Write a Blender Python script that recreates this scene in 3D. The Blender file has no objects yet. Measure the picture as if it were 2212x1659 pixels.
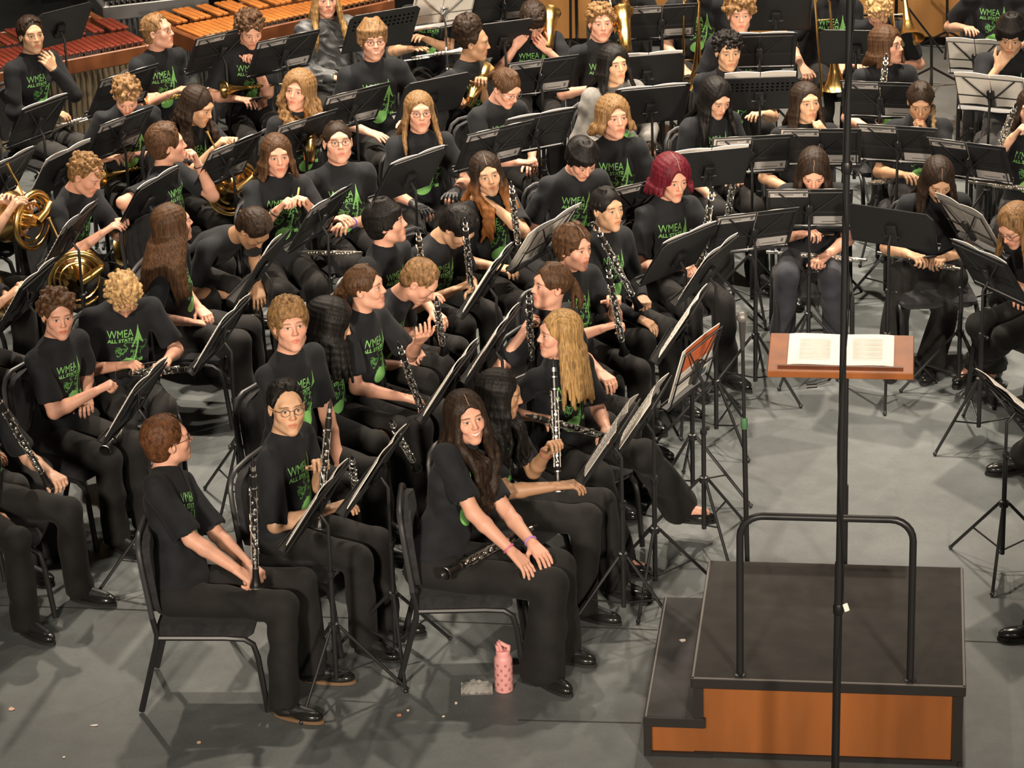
import bpy, math, random
import numpy as np
from mathutils import Vector, Matrix
from math import sin, cos, pi, radians

SC = bpy.context.scene
COL = SC.collection
# ---------------------------------------------------------------- camera
W, H = 2212, 1659
FPX, TH, RHO, CAMZ = 6786.8, 0.3932, -0.0304, 7.0523
V = lambda *a: np.array(a, dtype=float)
_r0, _u0 = V(1, 0, 0), V(0, sin(TH), cos(TH))
FWD = V(0, cos(TH), -sin(TH))
RGT = _r0 * cos(RHO) + _u0 * sin(RHO)
UPV = -_r0 * sin(RHO) + _u0 * cos(RHO)
CAM = V(0, 0, CAMZ)
cd = bpy.data.cameras.new('camera')
cam = bpy.data.objects.new('camera', cd)
COL.objects.link(cam)
cd.sensor_fit = 'HORIZONTAL'
cd.sensor_width = 36.0
cd.lens = 36.0 * FPX / W
cd.clip_end = 200
cam.matrix_world = Matrix(((RGT[0], UPV[0], -FWD[0], 0), (RGT[1], UPV[1], -FWD[1], 0),
                           (RGT[2], UPV[2], -FWD[2], CAMZ), (0, 0, 0, 1)))
SC.camera = cam


def ray(px, py):
    return FWD + RGT * ((px - W / 2) / FPX) - UPV * ((py - H / 2) / FPX)


def at_z(px, py, z=0.0):
    d = ray(px, py)
    return CAM + d * ((z - CAMZ) / d[2])


def at_d(px, py, depth):
    return CAM + ray(px, py) * depth


def depth_of(p):
    return float((np.asarray(p) - CAM) @ FWD)


def to_px(p):
    d = np.asarray(p) - CAM
    z = d @ FWD
    return V(W / 2 + FPX * (d @ RGT) / z, H / 2 - FPX * (d @ UPV) / z)


# ---------------------------------------------------------------- light and exposure
SC.view_settings.view_transform = 'Standard'
SC.view_settings.look = 'None'
SC.view_settings.gamma = 1.0
SC.view_settings.use_curve_mapping = False
SC.view_settings.exposure = 0.0
wd = bpy.data.worlds.new('hall_dark')
SC.world = wd
wd.use_nodes = True
wd.node_tree.nodes['Background'].inputs[0].default_value = (1.0, 0.86, 0.70, 1)
wd.node_tree.nodes['Background'].inputs[1].default_value = 0.045


def lamp(name, loc, target, power, size, col=(1.0, 0.84, 0.66), spread=120):
    l = bpy.data.lights.new(name, 'AREA')
    l.shape = 'DISK'
    l.size = size
    l.energy = power
    l.color = col
    l.spread = radians(spread)
    o = bpy.data.objects.new(name, l)
    COL.objects.link(o)
    o.location = loc
    o.rotation_euler = (Vector(target) - Vector(loc)).to_track_quat('-Z', 'Y').to_euler()
    return o


LK = .45
WARM = (1.0, 0.85, 0.68)
for x, y, p in ((-3.0, 20.2, 560), (0.4, 21.2, 560), (3.4, 20.4, 520), (-1.2, 18.0, 330), (2.6, 18.0, 330)):
    lamp('stage_lamp', (x, y, 7.5), (x * .9, y - 1.0, 0), p * LK, 0.24, WARM, 86)
lamp('balcony_lamp', (-4.0, -1.5, 7.2), (-0.6, 17.0, .8), 105, 1.3, WARM, 30)
lamp('balcony_lamp', (5.0, -1.5, 7.2), (0.9, 17.0, .8), 105, 1.3, WARM, 30)
# ---------------------------------------------------------------- smooth solid modelling on a grid
F32 = np.float32


def axis(lo, hi, base, fine):
    out, x = [lo], lo
    while x < hi:
        h = base
        for a, b, s in fine:
            if a - s <= x <= b:
                h = min(h, s)
        x += h
        out.append(x)
    return np.array(out, F32)


class SD:
    def __init__(s, lo, hi, base, fine=()):
        s.ax = [axis(lo[i], hi[i], base, [(c[i] - e, c[i] + e, h) for c, e, h in fine]) for i in range(3)]
        s.f = np.full([len(a) for a in s.ax], 0.2, F32)

    def blk(s, lo, hi, m):
        sl = tuple(slice(max(0, int(np.searchsorted(s.ax[i], lo[i] - m)) - 1), int(np.searchsorted(s.ax[i], hi[i] + m)) + 1) for i in range(3))
        X, Y, Z = (s.ax[i][sl[i]] for i in range(3))
        return sl, X[:, None, None], Y[None, :, None], Z[None, None, :]

    def mix(s, sl, d, k, op):
        f = s.f[sl]
        if op < 0:
            d = -d
            h = np.maximum(k - np.abs(f - d), 0)
            s.f[sl] = np.maximum(f, d) + h * h * (0.25 / k)
        else:
            h = np.maximum(k - np.abs(f - d), 0)
            s.f[sl] = np.minimum(f, d) - h * h * (0.25 / k)

    def cap(s, a, b, ra, rb=None, k=.01, op=1):
        rb = ra if rb is None else rb
        a, b = np.asarray(a, float), np.asarray(b, float)
        r = max(ra, rb)
        sl, X, Y, Z = s.blk(np.minimum(a, b) - r, np.maximum(a, b) + r, k + .03)
        if not s.f[sl].size:
            return s
        ba = b - a
        L = float(ba @ ba) + 1e-12
        x, y, z = X - F32(a[0]), Y - F32(a[1]), Z - F32(a[2])
        h = np.clip((x * F32(ba[0] / L) + y * F32(ba[1] / L)) + z * F32(ba[2] / L), 0, 1)
        d = np.sqrt((x - h * F32(ba[0])) ** 2 + (y - h * F32(ba[1])) ** 2 + (z - h * F32(ba[2])) ** 2) - (F32(ra) + F32(rb - ra) * h)
        s.mix(sl, d, F32(k), op)
        return s

    def ell(s, c, r, M=None, k=.01, op=1):
        c = np.asarray(c, float)
        r = np.asarray(r, float) * (1 if np.ndim(r) else np.ones(3))
        R = np.abs(M) @ r if M is not None else r
        sl, X, Y, Z = s.blk(c - R, c + R, k + .03)
        if not s.f[sl].size:
            return s
        x, y, z = X - F32(c[0]), Y - F32(c[1]), Z - F32(c[2])
        if M is None:
            q = (x, y, z)
        else:
            m = np.asarray(M, F32)
            q = [(x * m[0, j] + y * m[1, j]) + z * m[2, j] for j in range(3)]
        k0 = k1 = 0
        for j in range(3):
            t = q[j] / F32(r[j])
            k0 = k0 + t * t
            t = t / F32(r[j])
            k1 = k1 + t * t
        k0, k1 = np.sqrt(k0), np.sqrt(k1)
        s.mix(sl, k0 * (k0 - 1) / np.maximum(k1, F32(1e-6)), F32(k), op)
        return s

    def cut(s, p, n, k=.004):
        """remove the side of the plane that n points to"""
        X, Y, Z = s.ax[0][:, None, None], s.ax[1][None, :, None], s.ax[2][None, None, :]
        d = ((X - F32(p[0])) * F32(n[0]) + (Y - F32(p[1])) * F32(n[1])) + (Z - F32(p[2])) * F32(n[2])
        s.mix(tuple(slice(None) for _ in range(3)), -d, F32(k), -1)
        return s

    def folds(s, amp, fr, seed, dirv=(0, 0, 1)):
        """cloth creases: warped ripples"""
        X, Y, Z = s.ax[0][:, None, None], s.ax[1][None, :, None], s.ax[2][None, None, :]
        rg = random.Random(seed)
        o = [rg.uniform(0, 9) for _ in range(6)]
        w = np.sin(X * F32(fr * .37) + F32(o[0]) + 1.6 * np.sin(Z * F32(fr * .3) + F32(o[1]))) + np.sin(Y * F32(fr * .41) + F32(o[2]))
        t = (X * F32(dirv[0]) + Y * F32(dirv[1])) + Z * F32(dirv[2])
        s.f += F32(amp) * np.sin(t * F32(fr) + 1.7 * w + F32(o[3])) * (F32(.6) + F32(.4) * np.sin(X * F32(fr * .5) + Z * F32(fr * .23) + F32(o[4])))
        return s

    def sample(s, p):
        ix = [np.clip(np.searchsorted(s.ax[i], p[:, i]), 1, len(s.ax[i]) - 1) for i in range(3)]
        w = [np.clip((p[:, i] - s.ax[i][ix[i] - 1]) / (s.ax[i][ix[i]] - s.ax[i][ix[i] - 1]), 0, 1) for i in range(3)]
        v = 0
        for a in (0, 1):
            for b in (0, 1):
                for c in (0, 1):
                    v = v + s.f[ix[0] - 1 + a, ix[1] - 1 + b, ix[2] - 1 + c] * (w[0] if a else 1 - w[0]) * (w[1] if b else 1 - w[1]) * (w[2] if c else 1 - w[2])
        return v

    def mesh(s):
        """surface nets: vertices (n,3) and quads (m,4)"""
        f = s.f
        f[0], f[-1], f[:, 0], f[:, -1], f[:, :, 0], f[:, :, -1] = (.2,) * 6
        S = (f < 0).view(np.uint8)
        c = S[:-1] + S[1:]
        c = c[:, :-1] + c[:, 1:]
        c = c[:, :, :-1] + c[:, :, 1:]
        I, J, K = np.nonzero((c > 0) & (c < 8))
        idx = np.full(c.shape, -1, np.int32)
        idx[I, J, K] = np.arange(len(I), dtype=np.int32)
        acc = np.zeros((len(I), 3), F32)
        cnt = np.zeros(len(I), F32)
        g = [(s.ax[0][I + a], s.ax[1][J + b], s.ax[2][K + d], f[I + a, J + b, K + d]) for a in (0, 1) for b in (0, 1) for d in (0, 1)]
        for a in range(8):
            for bit in (1, 2, 4):
                b = a | bit
                if b == a:
                    continue
                fa, fb = g[a][3], g[b][3]
                m = (fa < 0) != (fb < 0)
                t = np.where(m, fa / np.where(m, fa - fb, 1), 0)
                for i in range(3):
                    acc[:, i] += np.where(m, g[a][i] + t * (g[b][i] - g[a][i]), 0)
                cnt += m
        v = acc / cnt[:, None]
        quads = []
        for axn in range(3):
            sa = [slice(None)] * 3
            sb = [slice(None)] * 3
            sa[axn], sb[axn] = slice(0, -1), slice(1, None)
            A, B = S[tuple(sa)], S[tuple(sb)]
            P = np.stack(np.nonzero(A != B), 1)
            u, w = (axn + 1) % 3, (axn + 2) % 3
            ok = (P[:, u] > 0) & (P[:, w] > 0) & (P[:, u] < c.shape[u]) & (P[:, w] < c.shape[w])
            P = P[ok]
            flip = A[P[:, 0], P[:, 1], P[:, 2]] == 0
            q = []
            for du, dw in ((0, 0), (-1, 0), (-1, -1), (0, -1)):
                Q = P.copy()
                Q[:, u] += du
                Q[:, w] += dw
                q.append(idx[Q[:, 0], Q[:, 1], Q[:, 2]])
            q = np.stack(q, 1)
            q[flip] = q[flip][:, ::-1]
            quads.append(q)
        q = np.concatenate(quads)
        return v, q[(q >= 0).all(1)]


def biggest(v, q):
    """keep the largest connected piece"""
    n = len(v)
    lab = np.arange(n)
    a, b = np.r_[q[:, 0], q[:, 1], q[:, 2]], np.r_[q[:, 1], q[:, 2], q[:, 3]]
    while True:
        m = np.minimum(lab[a], lab[b])
        new = lab.copy()
        np.minimum.at(new, a, m)
        np.minimum.at(new, b, m)
        new = new[new]
        new = new[new]
        if (new == lab).all():
            break
        lab = new
    keep = lab == np.bincount(lab, minlength=n).argmax()
    if keep.all():
        return v, q
    re = np.cumsum(keep) - 1
    q = q[keep[q].all(1)]
    return v[keep], re[q]


def to_mesh(name, v, faces, mat, origin=(0, 0, 0), color=None, smooth=True):
    me = bpy.data.meshes.new(name)
    v = np.asarray(v, F32) - np.asarray(origin, F32)
    faces = np.asarray(faces, np.int32)
    nf, nc = faces.shape
    me.vertices.add(len(v))
    me.vertices.foreach_set('co', v.ravel())
    me.loops.add(nf * nc)
    me.loops.foreach_set('vertex_index', faces.ravel())
    me.polygons.add(nf)
    me.polygons.foreach_set('loop_start', np.arange(0, nf * nc, nc, dtype=np.int32))
    me.update(calc_edges=True)
    if not smooth:
        me.polygons.foreach_set('use_smooth', np.zeros(nf, bool))
    if color is not None:
        at = me.color_attributes.new('col', 'FLOAT_COLOR', 'POINT')
        at.data.foreach_set('color', np.c_[color, np.ones(len(v))].astype(F32).ravel())
    me.materials.append(mat)
    return me


def link(name, me, parent=None, loc=None):
    o = bpy.data.objects.new(name, me)
    COL.objects.link(o)
    if parent is not None:
        o.parent = parent
    if loc is not None:
        o.location = loc
    return o


def tag(o, label, cat, group=None):
    o['label'] = label
    o['category'] = cat
    if group:
        o['group'] = group
    return o


def empty(name, loc=(0, 0, 0), rz=0.0):
    o = bpy.data.objects.new(name, None)
    COL.objects.link(o)
    o.location = loc
    o.rotation_euler = (0, 0, rz)
    return o


def copy_tree(o, parent=None):
    c = o.copy()
    COL.objects.link(c)
    if parent is not None:
        c.parent = parent
    for ch in list(o.children):
        copy_tree(ch, c)
    return c


# ---------------------------------------------------------------- hard surface helper
class MB:
    def __init__(s):
        s.v, s.f, s.n = [], [], 0

    def add(s, v, f):
        v = [tuple(map(float, p)) for p in v]
        s.f += [tuple(i + s.n for i in q) for q in f]
        s.v += v
        s.n += len(v)
        return s

    def box(s, c, h, M=None, bev=0.0):
        c = np.asarray(c, float)
        h = np.asarray(h, float)
        M = np.eye(3) if M is None else np.asarray(M, float)
        if bev <= 0:
            p = [c + M @ (h * V(x, y, z)) for x in (-1, 1) for y in (-1, 1) for z in (-1, 1)]
            return s.add(p, [(0, 1, 3, 2), (4, 6, 7, 5), (0, 4, 5, 1), (2, 3, 7, 6), (0, 2, 6, 4), (1, 5, 7, 3)])
        ring = lambda x, y, z: [c + M @ V(sx * (x - bev * (1 - cos(t))) , sy * (y - bev * (1 - sin(t))), z)
                                for sx, sy, ts in ((1, 1, (0, .25, .5)), (-1, 1, (.5, .25, 0)), (-1, -1, (0, .25, .5)), (1, -1, (.5, .25, 0)))
                                for t in (a * pi for a in ts)]
        b = bev
        rows = [ring(h[0] - b, h[1] - b, -h[2]), ring(h[0], h[1], -h[2] + b), ring(h[0], h[1], h[2] - b), ring(h[0] - b, h[1] - b, h[2])]
        return s.rings(rows)

    def rings(s, rows, closed=True, caps=True):
        n = len(rows[0])
        v = [p for r in rows for p in r]
        f = []
        for i in range(len(rows) - 1):
            for j in range(n if closed else n - 1):
                k = (j + 1) % n
                f.append((i * n + j, i * n + k, (i + 1) * n + k, (i + 1) * n + j))
        if caps:
            f.append(tuple(range(n))[::-1])
            f.append(tuple((len(rows) - 1) * n + j for j in range(n)))
        return s.add(v, f)

    def tube(s, pts, r, n=8, caps=True, loop=False):
        pts = [np.asarray(p, float) for p in pts]
        m = len(pts)
        rr = r if isinstance(r, (list, tuple, np.ndarray)) else [r] * m
        rows = []
        prev = None
        for i in range(m):
            t = pts[(i + 1) % m if loop else min(i + 1, m - 1)] - pts[i - 1 if (loop or i) else 0]
            t = t / (np.linalg.norm(t) + 1e-9)
            if prev is None:
                a = V(0, 0, 1) if abs(t[2]) < .9 else V(1, 0, 0)
            else:
                a = prev
            b = a - t * (a @ t)
            b /= np.linalg.norm(b) + 1e-9
            prev = b
            c = np.cross(t, b)
            rows.append([pts[i] + (b * cos(2 * pi * j / n) + c * sin(2 * pi * j / n)) * rr[i] for j in range(n)])
        if loop:
            rows.append(rows[0])
            caps = False
        return s.rings(rows, caps=caps)

    def lathe(s, o, d, prof, n=12, caps=True):
        """profile of (distance along d, radius)"""
        o, d = np.asarray(o, float), np.asarray(d, float)
        d = d / np.linalg.norm(d)
        a = np.cross(d, V(0, 0, 1) if abs(d[2]) < .9 else V(1, 0, 0))
        a /= np.linalg.norm(a)
        b = np.cross(d, a)
        rows = [[o + d * t + (a * cos(2 * pi * j / n) + b * sin(2 * pi * j / n)) * r for j in range(n)] for t, r in prof]
        return s.rings(rows, caps=caps)

    def ball(s, c, r, n=8, M=None):
        c = np.asarray(c, float)
        r = np.asarray(r, float) * np.ones(3)
        M = np.eye(3) if M is None else M
        rows = [[c + M @ (r * V(sin(pi * i / n) * cos(2 * pi * j / n), sin(pi * i / n) * sin(2 * pi * j / n), -cos(pi * i / n))) for j in range(n)] for i in [.2] + list(range(1, n)) + [n - .2]]
        return s.rings(rows)

    def plate(s, poly, o, ex, ey, th):
        """a flat outline with real thickness"""
        o, ex, ey = (np.asarray(x, float) for x in (o, ex, ey))
        nz = np.cross(ex, ey)
        nz /= np.linalg.norm(nz)
        rows = [[o + ex * x + ey * y + nz * z for x, y in poly] for z in (-th / 2, th / 2)]
        return s.rings(rows)

    def build(s, name, mat, parent=None, origin=(0, 0, 0), smooth=False, link_it=True):
        me = bpy.data.meshes.new(name)
        og = np.asarray(origin, float)
        me.from_pydata([tuple(np.asarray(p) - og) for p in s.v], [], s.f)
        me.polygons.foreach_set('use_smooth', np.full(len(s.f), smooth))
        me.materials.append(mat)
        me.update()
        if smooth:
            me.set_sharp_from_angle(angle=radians(40))
        return link(name, me, parent) if link_it else me
# ---------------------------------------------------------------- materials
MATS = {}


def mat(name, col=(.5, .5, .5), rough=.6, metal=0.0, attr=False, noise=None, bump=None, spec=.5, sheen=0.0, trans=0.0, ior=1.45, coat=0.0, stretch=(1, 1, 1), var=.25):
    if name in MATS:
        return MATS[name]
    m = bpy.data.materials.new(name)
    m.use_nodes = True
    nt = m.node_tree
    b = nt.nodes['Principled BSDF']
    b.inputs['Base Color'].default_value = (*col, 1)
    b.inputs['Roughness'].default_value = rough
    b.inputs['Metallic'].default_value = metal
    b.inputs['Specular IOR Level'].default_value = spec
    b.inputs['Sheen Weight'].default_value = sheen
    b.inputs['Transmission Weight'].default_value = trans
    b.inputs['IOR'].default_value = ior
    b.inputs['Coat Weight'].default_value = coat
    src = None
    if attr:
        a = nt.nodes.new('ShaderNodeAttribute')
        a.attribute_name = 'col'
        src = a.outputs['Color']
    tc = None
    if noise or bump:
        tc = nt.nodes.new('ShaderNodeTexCoord')
        mp = nt.nodes.new('ShaderNodeMapping')
        mp.inputs['Scale'].default_value = stretch
        nt.links.new(tc.outputs['Object'], mp.inputs['Vector'])
    if noise:
        n = nt.nodes.new('ShaderNodeTexNoise')
        n.inputs['Scale'].default_value = noise
        n.inputs['Detail'].default_value = 4
        nt.links.new(mp.outputs[0], n.inputs['Vector'])
        mx = nt.nodes.new('ShaderNodeMix')
        mx.data_type = 'RGBA'
        mx.blend_type = 'MULTIPLY'
        mx.inputs[0].default_value = 1
        r = nt.nodes.new('ShaderNodeMapRange')
        r.inputs['From Min'].default_value = .3
        r.inputs['From Max'].default_value = .7
        r.inputs['To Min'].default_value = 1 - var
        r.inputs['To Max'].default_value = 1 + var
        nt.links.new(n.outputs['Fac'], r.inputs['Value'])
        nt.links.new(r.outputs[0], mx.inputs[7])
        if src is not None:
            nt.links.new(src, mx.inputs[6])
        else:
            mx.inputs[6].default_value = (*col, 1)
        src = mx.outputs[2]
    if src is not None:
        nt.links.new(src, b.inputs['Base Color'])
    if bump:
        n2 = nt.nodes.new('ShaderNodeTexNoise')
        n2.inputs['Scale'].default_value = bump[0]
        n2.inputs['Detail'].default_value = 3
        nt.links.new(mp.outputs[0], n2.inputs['Vector'])
        bp = nt.nodes.new('ShaderNodeBump')
        bp.inputs['Strength'].default_value = bump[1]
        bp.inputs['Distance'].default_value = bump[2] if len(bump) > 2 else .01
        nt.links.new(n2.outputs['Fac'], bp.inputs['Height'])
        nt.links.new(bp.outputs[0], b.inputs['Normal'])
    MATS[name] = m
    return m


SKIN = mat('skin', attr=True, rough=.48, spec=.4, noise=14, var=.06)
TEE = mat('black_cotton', (.0095, .0106, .0128), .85, noise=9, var=.3, bump=(260, .15, .002), sheen=.03, spec=.25)
TEE2 = mat('charcoal_knit', (.009, .009, .010), .88, noise=9, var=.3, bump=(180, .3, .003), sheen=.03, spec=.25)
HOOD = mat('grey_fleece', (.16, .155, .145), .9, noise=20, var=.3, bump=(120, .3, .003))
PUFF = mat('grey_nylon', (.085, .09, .095), .5, noise=10, var=.3)
PANTS = mat('black_twill', (.0100, .0094, .0092), .8, noise=7, var=.35, bump=(220, .2, .002), sheen=.03, spec=.25)
PANTS2 = mat('charcoal_twill', (.026, .025, .025), .82, noise=7, var=.3, sheen=.04, spec=.3)
PANTS3 = mat('dark_blue_twill', (.026, .028, .036), .82, noise=7, var=.3, sheen=.04, spec=.3)
GREEN = mat('green_ink', (.17, .43, .12), .8)
GREEN2 = mat('dark_green_ink', (.065, .20, .05), .8)
SHOE = mat('black_leather', (.012, .012, .012), .22, coat=.4)
SOLE = mat('brown_welt', (.16, .095, .05), .6)
SOLEB = mat('black_rubber', (.012, .012, .012), .7)
STEEL = mat('black_steel', (.014, .014, .015), .38, spec=.5)
STEELG = mat('dark_steel', (.035, .035, .037), .42, spec=.5)
PADF = mat('charcoal_upholstery', (.018, .018, .020), .85, noise=30, var=.3, bump=(300, .3, .002), sheen=.05, spec=.3)
EBONY = mat('black_grenadilla', (.010, .009, .009), .32)
SILVER = mat('silver_keys', (.86, .84, .78), .3, 1.0)
BRASS = mat('lacquered_brass', (.66, .44, .16), .27, 1.0)
CHROME = mat('chrome', (.7, .7, .7), .18, 1.0)
PAPER = mat('music_paper', (.74, .70, .64), .8, noise=3, var=.05)
FOLDER = mat('black_folder', (.012, .012, .013), .55)
PLASTIC = mat('black_plastic', (.01, .01, .01), .4)
INK = mat('printed_ink', (.10, .10, .10), .8)
# ---------------------------------------------------------------- people
PRINT = None
TONES = {'f': (.54, .315, .215), 'p': (.54, .285, .20), 'm': (.48, .285, .175), 't': (.33, .185, .105), 'b': (.20, .105, .06)}
HAIRC = {'black': (.007, .006, .0055), 'dark': (.021, .0125, .008), 'brown': (.058, .029, .014), 'auburn': (.080, .033, .014), 'light': (.17, .095, .042),
         'blond': (.26, .155, .06), 'gold': (.36, .225, .10), 'red': (.085, .007, .014), 'sandy': (.165, .092, .038)}


def hair_mat(c, straight):
    rgb = HAIRC[c]
    return mat('%s_hair' % c + ('_straight' if straight else ''), rgb, .5, noise=120 if straight else 70, var=.6, bump=(190, .7, .004), stretch=(1, 1, .07) if straight else (1, .45, .6), spec=.2)


def tipped(c, tip, z0, z1):
    m = hair_mat(c, True).copy()
    m.name = c + '_hair_with_light_ends'
    nt = m.node_tree
    b = nt.nodes['Principled BSDF']
    old = b.inputs['Base Color'].links[0].from_socket
    tc = nt.nodes.new('ShaderNodeTexCoord')
    sx = nt.nodes.new('ShaderNodeSeparateXYZ')
    nt.links.new(tc.outputs['Object'], sx.inputs[0])
    mr = nt.nodes.new('ShaderNodeMapRange')
    mr.inputs['From Min'].default_value = z0
    mr.inputs['From Max'].default_value = z1
    nt.links.new(sx.outputs['Z'], mr.inputs['Value'])
    mx = nt.nodes.new('ShaderNodeMix')
    mx.data_type = 'RGBA'
    nt.links.new(mr.outputs[0], mx.inputs[0])
    nt.links.new(old, mx.inputs[6])
    mx.inputs[7].default_value = (*tip, 1)
    nt.links.new(mx.outputs[2], b.inputs['Base Color'])
    return m


def unit(a):
    a = np.asarray(a, float)
    return a / (np.linalg.norm(a) + 1e-9)


def dirv(deg):
    a = radians(deg)
    return V(sin(a), -cos(a), 0)


def ik(a, w, l1, l2, pole):
    d = w - a
    D = np.linalg.norm(d)
    if D > (l1 + l2) * .985:
        k = D / ((l1 + l2) * .985)
        l1, l2 = l1 * k, l2 * k
    x = (l1 * l1 - l2 * l2 + D * D) / (2 * D)
    h = math.sqrt(max(l1 * l1 - x * x, 0))
    u = d / D
    p = unit(pole - u * (pole @ u))
    return a + u * x + p * h


class Sk:
    """joint positions of one sitting figure"""

    def __init__(k, sp):
        g = sp.get
        k.s = s = g('s', 1.0)
        k.yaw = g('yaw')
        k.F = F = dirv(k.yaw)
        k.U = U = V(0, 0, 1)
        k.R = R = np.cross(F, U)
        k.Hc = Hc = at_z(*sp['h'], g('hz', 1.19))
        ly, lp, lr = g('look', (k.yaw, 10, 0))
        f = dirv(ly)
        r = np.cross(f, U)
        p, q = radians(lp - (12 if lp <= 20 else 6)), radians(lr)
        f2 = f * cos(p) - U * sin(p)
        u2 = np.cross(r, f2)
        r3 = r * cos(q) + u2 * sin(q)
        k.Hm = np.stack([r3, f2, np.cross(r3, f2)], 1)
        k.L = lambda x, y, z: k.Hc + k.Hm @ (V(x, y, z) * k.s)
        k.chair = None
        le, sl = radians(g('lean', 4)), radians(g('side', 0))
        k.Sp = Sp = unit(F * sin(le) + R * sin(sl) + U * cos(le) * cos(sl))
        if 'seat_px' in sp:
            x_, y_, cy_ = sp['seat_px']
            cf = dirv(cy_)
            c0 = at_z(x_, y_)
            c0 = c0 + unit(np.cross(cf, U)) * (-.222 if np.cross(cf, U)[1] < 0 else .222)
            k.chair = (c0, cy_)
            P0 = c0 - cf * .09 + U * (g('seat', .45) + .085)
            best = min(np.arange(1.0, 1.45, .01), key=lambda z: abs(np.linalg.norm(at_z(*sp['h'], z) + k.Hm @ V(0, -.03, -.13) - P0) - g('torso', .535)))
            k.Hc = Hc = at_z(*sp['h'], best)
            Sp = k.Sp = unit(Hc + k.Hm @ V(0, -.03, -.13) - P0)
        k.nj = k.L(0, -.022, -.075)
        k.nb = k.nj - (Sp * .4 + U * .6) * .058 * s - F * (.02 + .055 * max(0, sin(p)) * max(0, f @ F)) * s
        k.hz = g('seat', .45) + .085
        k.P = k.nb - Sp * ((k.nb[2] - k.hz) / Sp[2])
        k.F2 = F2 = unit(F - Sp * (F @ Sp))
        k.R2 = R2 = np.cross(F2, Sp)
        k.T = np.stack([R2, F2, Sp], 1)
        k.w = w = g('w', .93 if sp['hair'][0] in ('long', 'pony', 'bun') else 1.0) * s
        k.sh = [k.nb - Sp * .078 * s + R2 * (.163 * w * j) + F * g('hunch', .01) for j in (1, -1)]
        # legs
        k.hip = [k.P + R * (.088 * j) for j in (1, -1)]
        kn, fo = g('knee', {}), g('foot', {})
        k.knee, k.ank, k.toe = [], [], []
        spread = g('spread', .11)
        for i, j in enumerate((1, -1)):
            c = 'rl'[i]
            kk = k.P + F * .43 * s + R * (spread * j) + U * (.50 - k.hz)
            if c in kn:
                kk = at_z(*kn[c][:2], kn[c][2] if len(kn[c]) > 2 else .53)
            a = kk + F * g('shin', .02) + R * (.01 * j)
            a[2] = .095
            td = unit(F + R * (.18 * j))
            if c in fo:
                a = at_z(fo[c][0], fo[c][1], fo[c][2] if len(fo[c]) > 2 else .09)
                if len(fo[c]) > 3:
                    td = dirv(fo[c][3])
            k.knee.append(kk)
            k.ank.append(a)
            k.toe.append(td)
        # arms
        k.el, k.wr, k.hd = [], [], []
        for i, j in enumerate((1, -1)):
            c = 'rl'[i]
            t = g(c + 'h')
            fd = .34
            if t is None:
                pt = k.P + F * .33 + R * (.10 * j) + U * .13
            else:
                fd = t[2] if len(t) > 2 else .30
                ref = k.P + F * fd + R * (.06 * j)
                pt = at_d(t[0], t[1], depth_of(ref + U * .15))
                for _ in range(4):
                    ref = k.P + F * fd + R * (.06 * j) + Sp * max(0, pt[2] - k.hz)
                    pt = at_d(t[0], t[1], depth_of(ref))
            pole = unit(-U * .8 + R * (j * g('elb', .55)) - F * .35)
            if g(c + 'p') is not None:
                a_, b_, c_ = g(c + 'p')
                pole = unit(R * (j * a_) + F * b_ + U * c_)
            l1, l2 = .285 * s, .245 * s
            wr = pt - unit(pt - k.sh[i]) * .05
            for _ in range(3):
                el = ik(k.sh[i], wr, l1, l2, pole)
                wr = pt - unit(wr - el) * .075 * s
            k.el.append(el)
            k.wr.append(wr)
            pn = g(c + 'n', 'd')
            D = unit(wr - el)
            if c + 'd' in sp:
                D = unit(R * sp[c + 'd'][0] * j + F * sp[c + 'd'][1] + U * sp[c + 'd'][2])
            N = {'d': -U, 'i': -R * j, 'u': U, 'b': -F, 'f': F, 'o': R * j}[pn]
            N = unit(N - D * (N @ D) + 1e-4 * F)
            T = np.cross(D, N) * j
            k.hd.append((wr, D, N, T, g(c + 'c', (25, 28, 20))))


def hand(f, hd, s):
    W_, D, N, T, (c0, c1, c2) = hd
    kn = [W_ + D * (.086 - .004 * abs(i - 1)) * s + T * o * s for i, o in enumerate((.031, .0105, -.0105, -.030))]
    for i, o in enumerate((.018, .006, -.006, -.018)):
        f.cap(W_ + T * o * s, kn[i], .0135 * s, .0118 * s, k=.010)
    for i, (K, l) in enumerate(zip(kn, (.072, .08, .074, .058))):
        p, a = K, 0.0
        ang = (c0, c1, c2)
        rr = (.0092, .0086, .0080, .0068)
        sp = (.10, .03, -.04, -.12)[i]
        for m in range(3):
            a += radians(ang[m] * (1 + .10 * i))
            d = unit((D + T * sp * cos(a)) * cos(a) + N * sin(a))
            q = p + d * l * (.44, .31, .25)[m] * s
            f.cap(p, q, rr[m] * s, rr[m + 1] * s, k=.003)
            p = q
    b = W_ + D * .022 * s + T * .022 * s + N * .004
    q = b + unit(D * .62 + T * .75 + N * .25) * .042 * s
    f.cap(b, q, .0135 * s, .011 * s, k=.012)
    q2 = q + unit(D * .85 + T * .38 + N * .35) * .032 * s
    f.cap(q, q2, .0105 * s, .0092 * s, k=.004)
    f.cap(q2, q2 + unit(D * .85 + T * .10 + N * .45) * .024 * s, .0092 * s, .0072 * s, k=.003)


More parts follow.
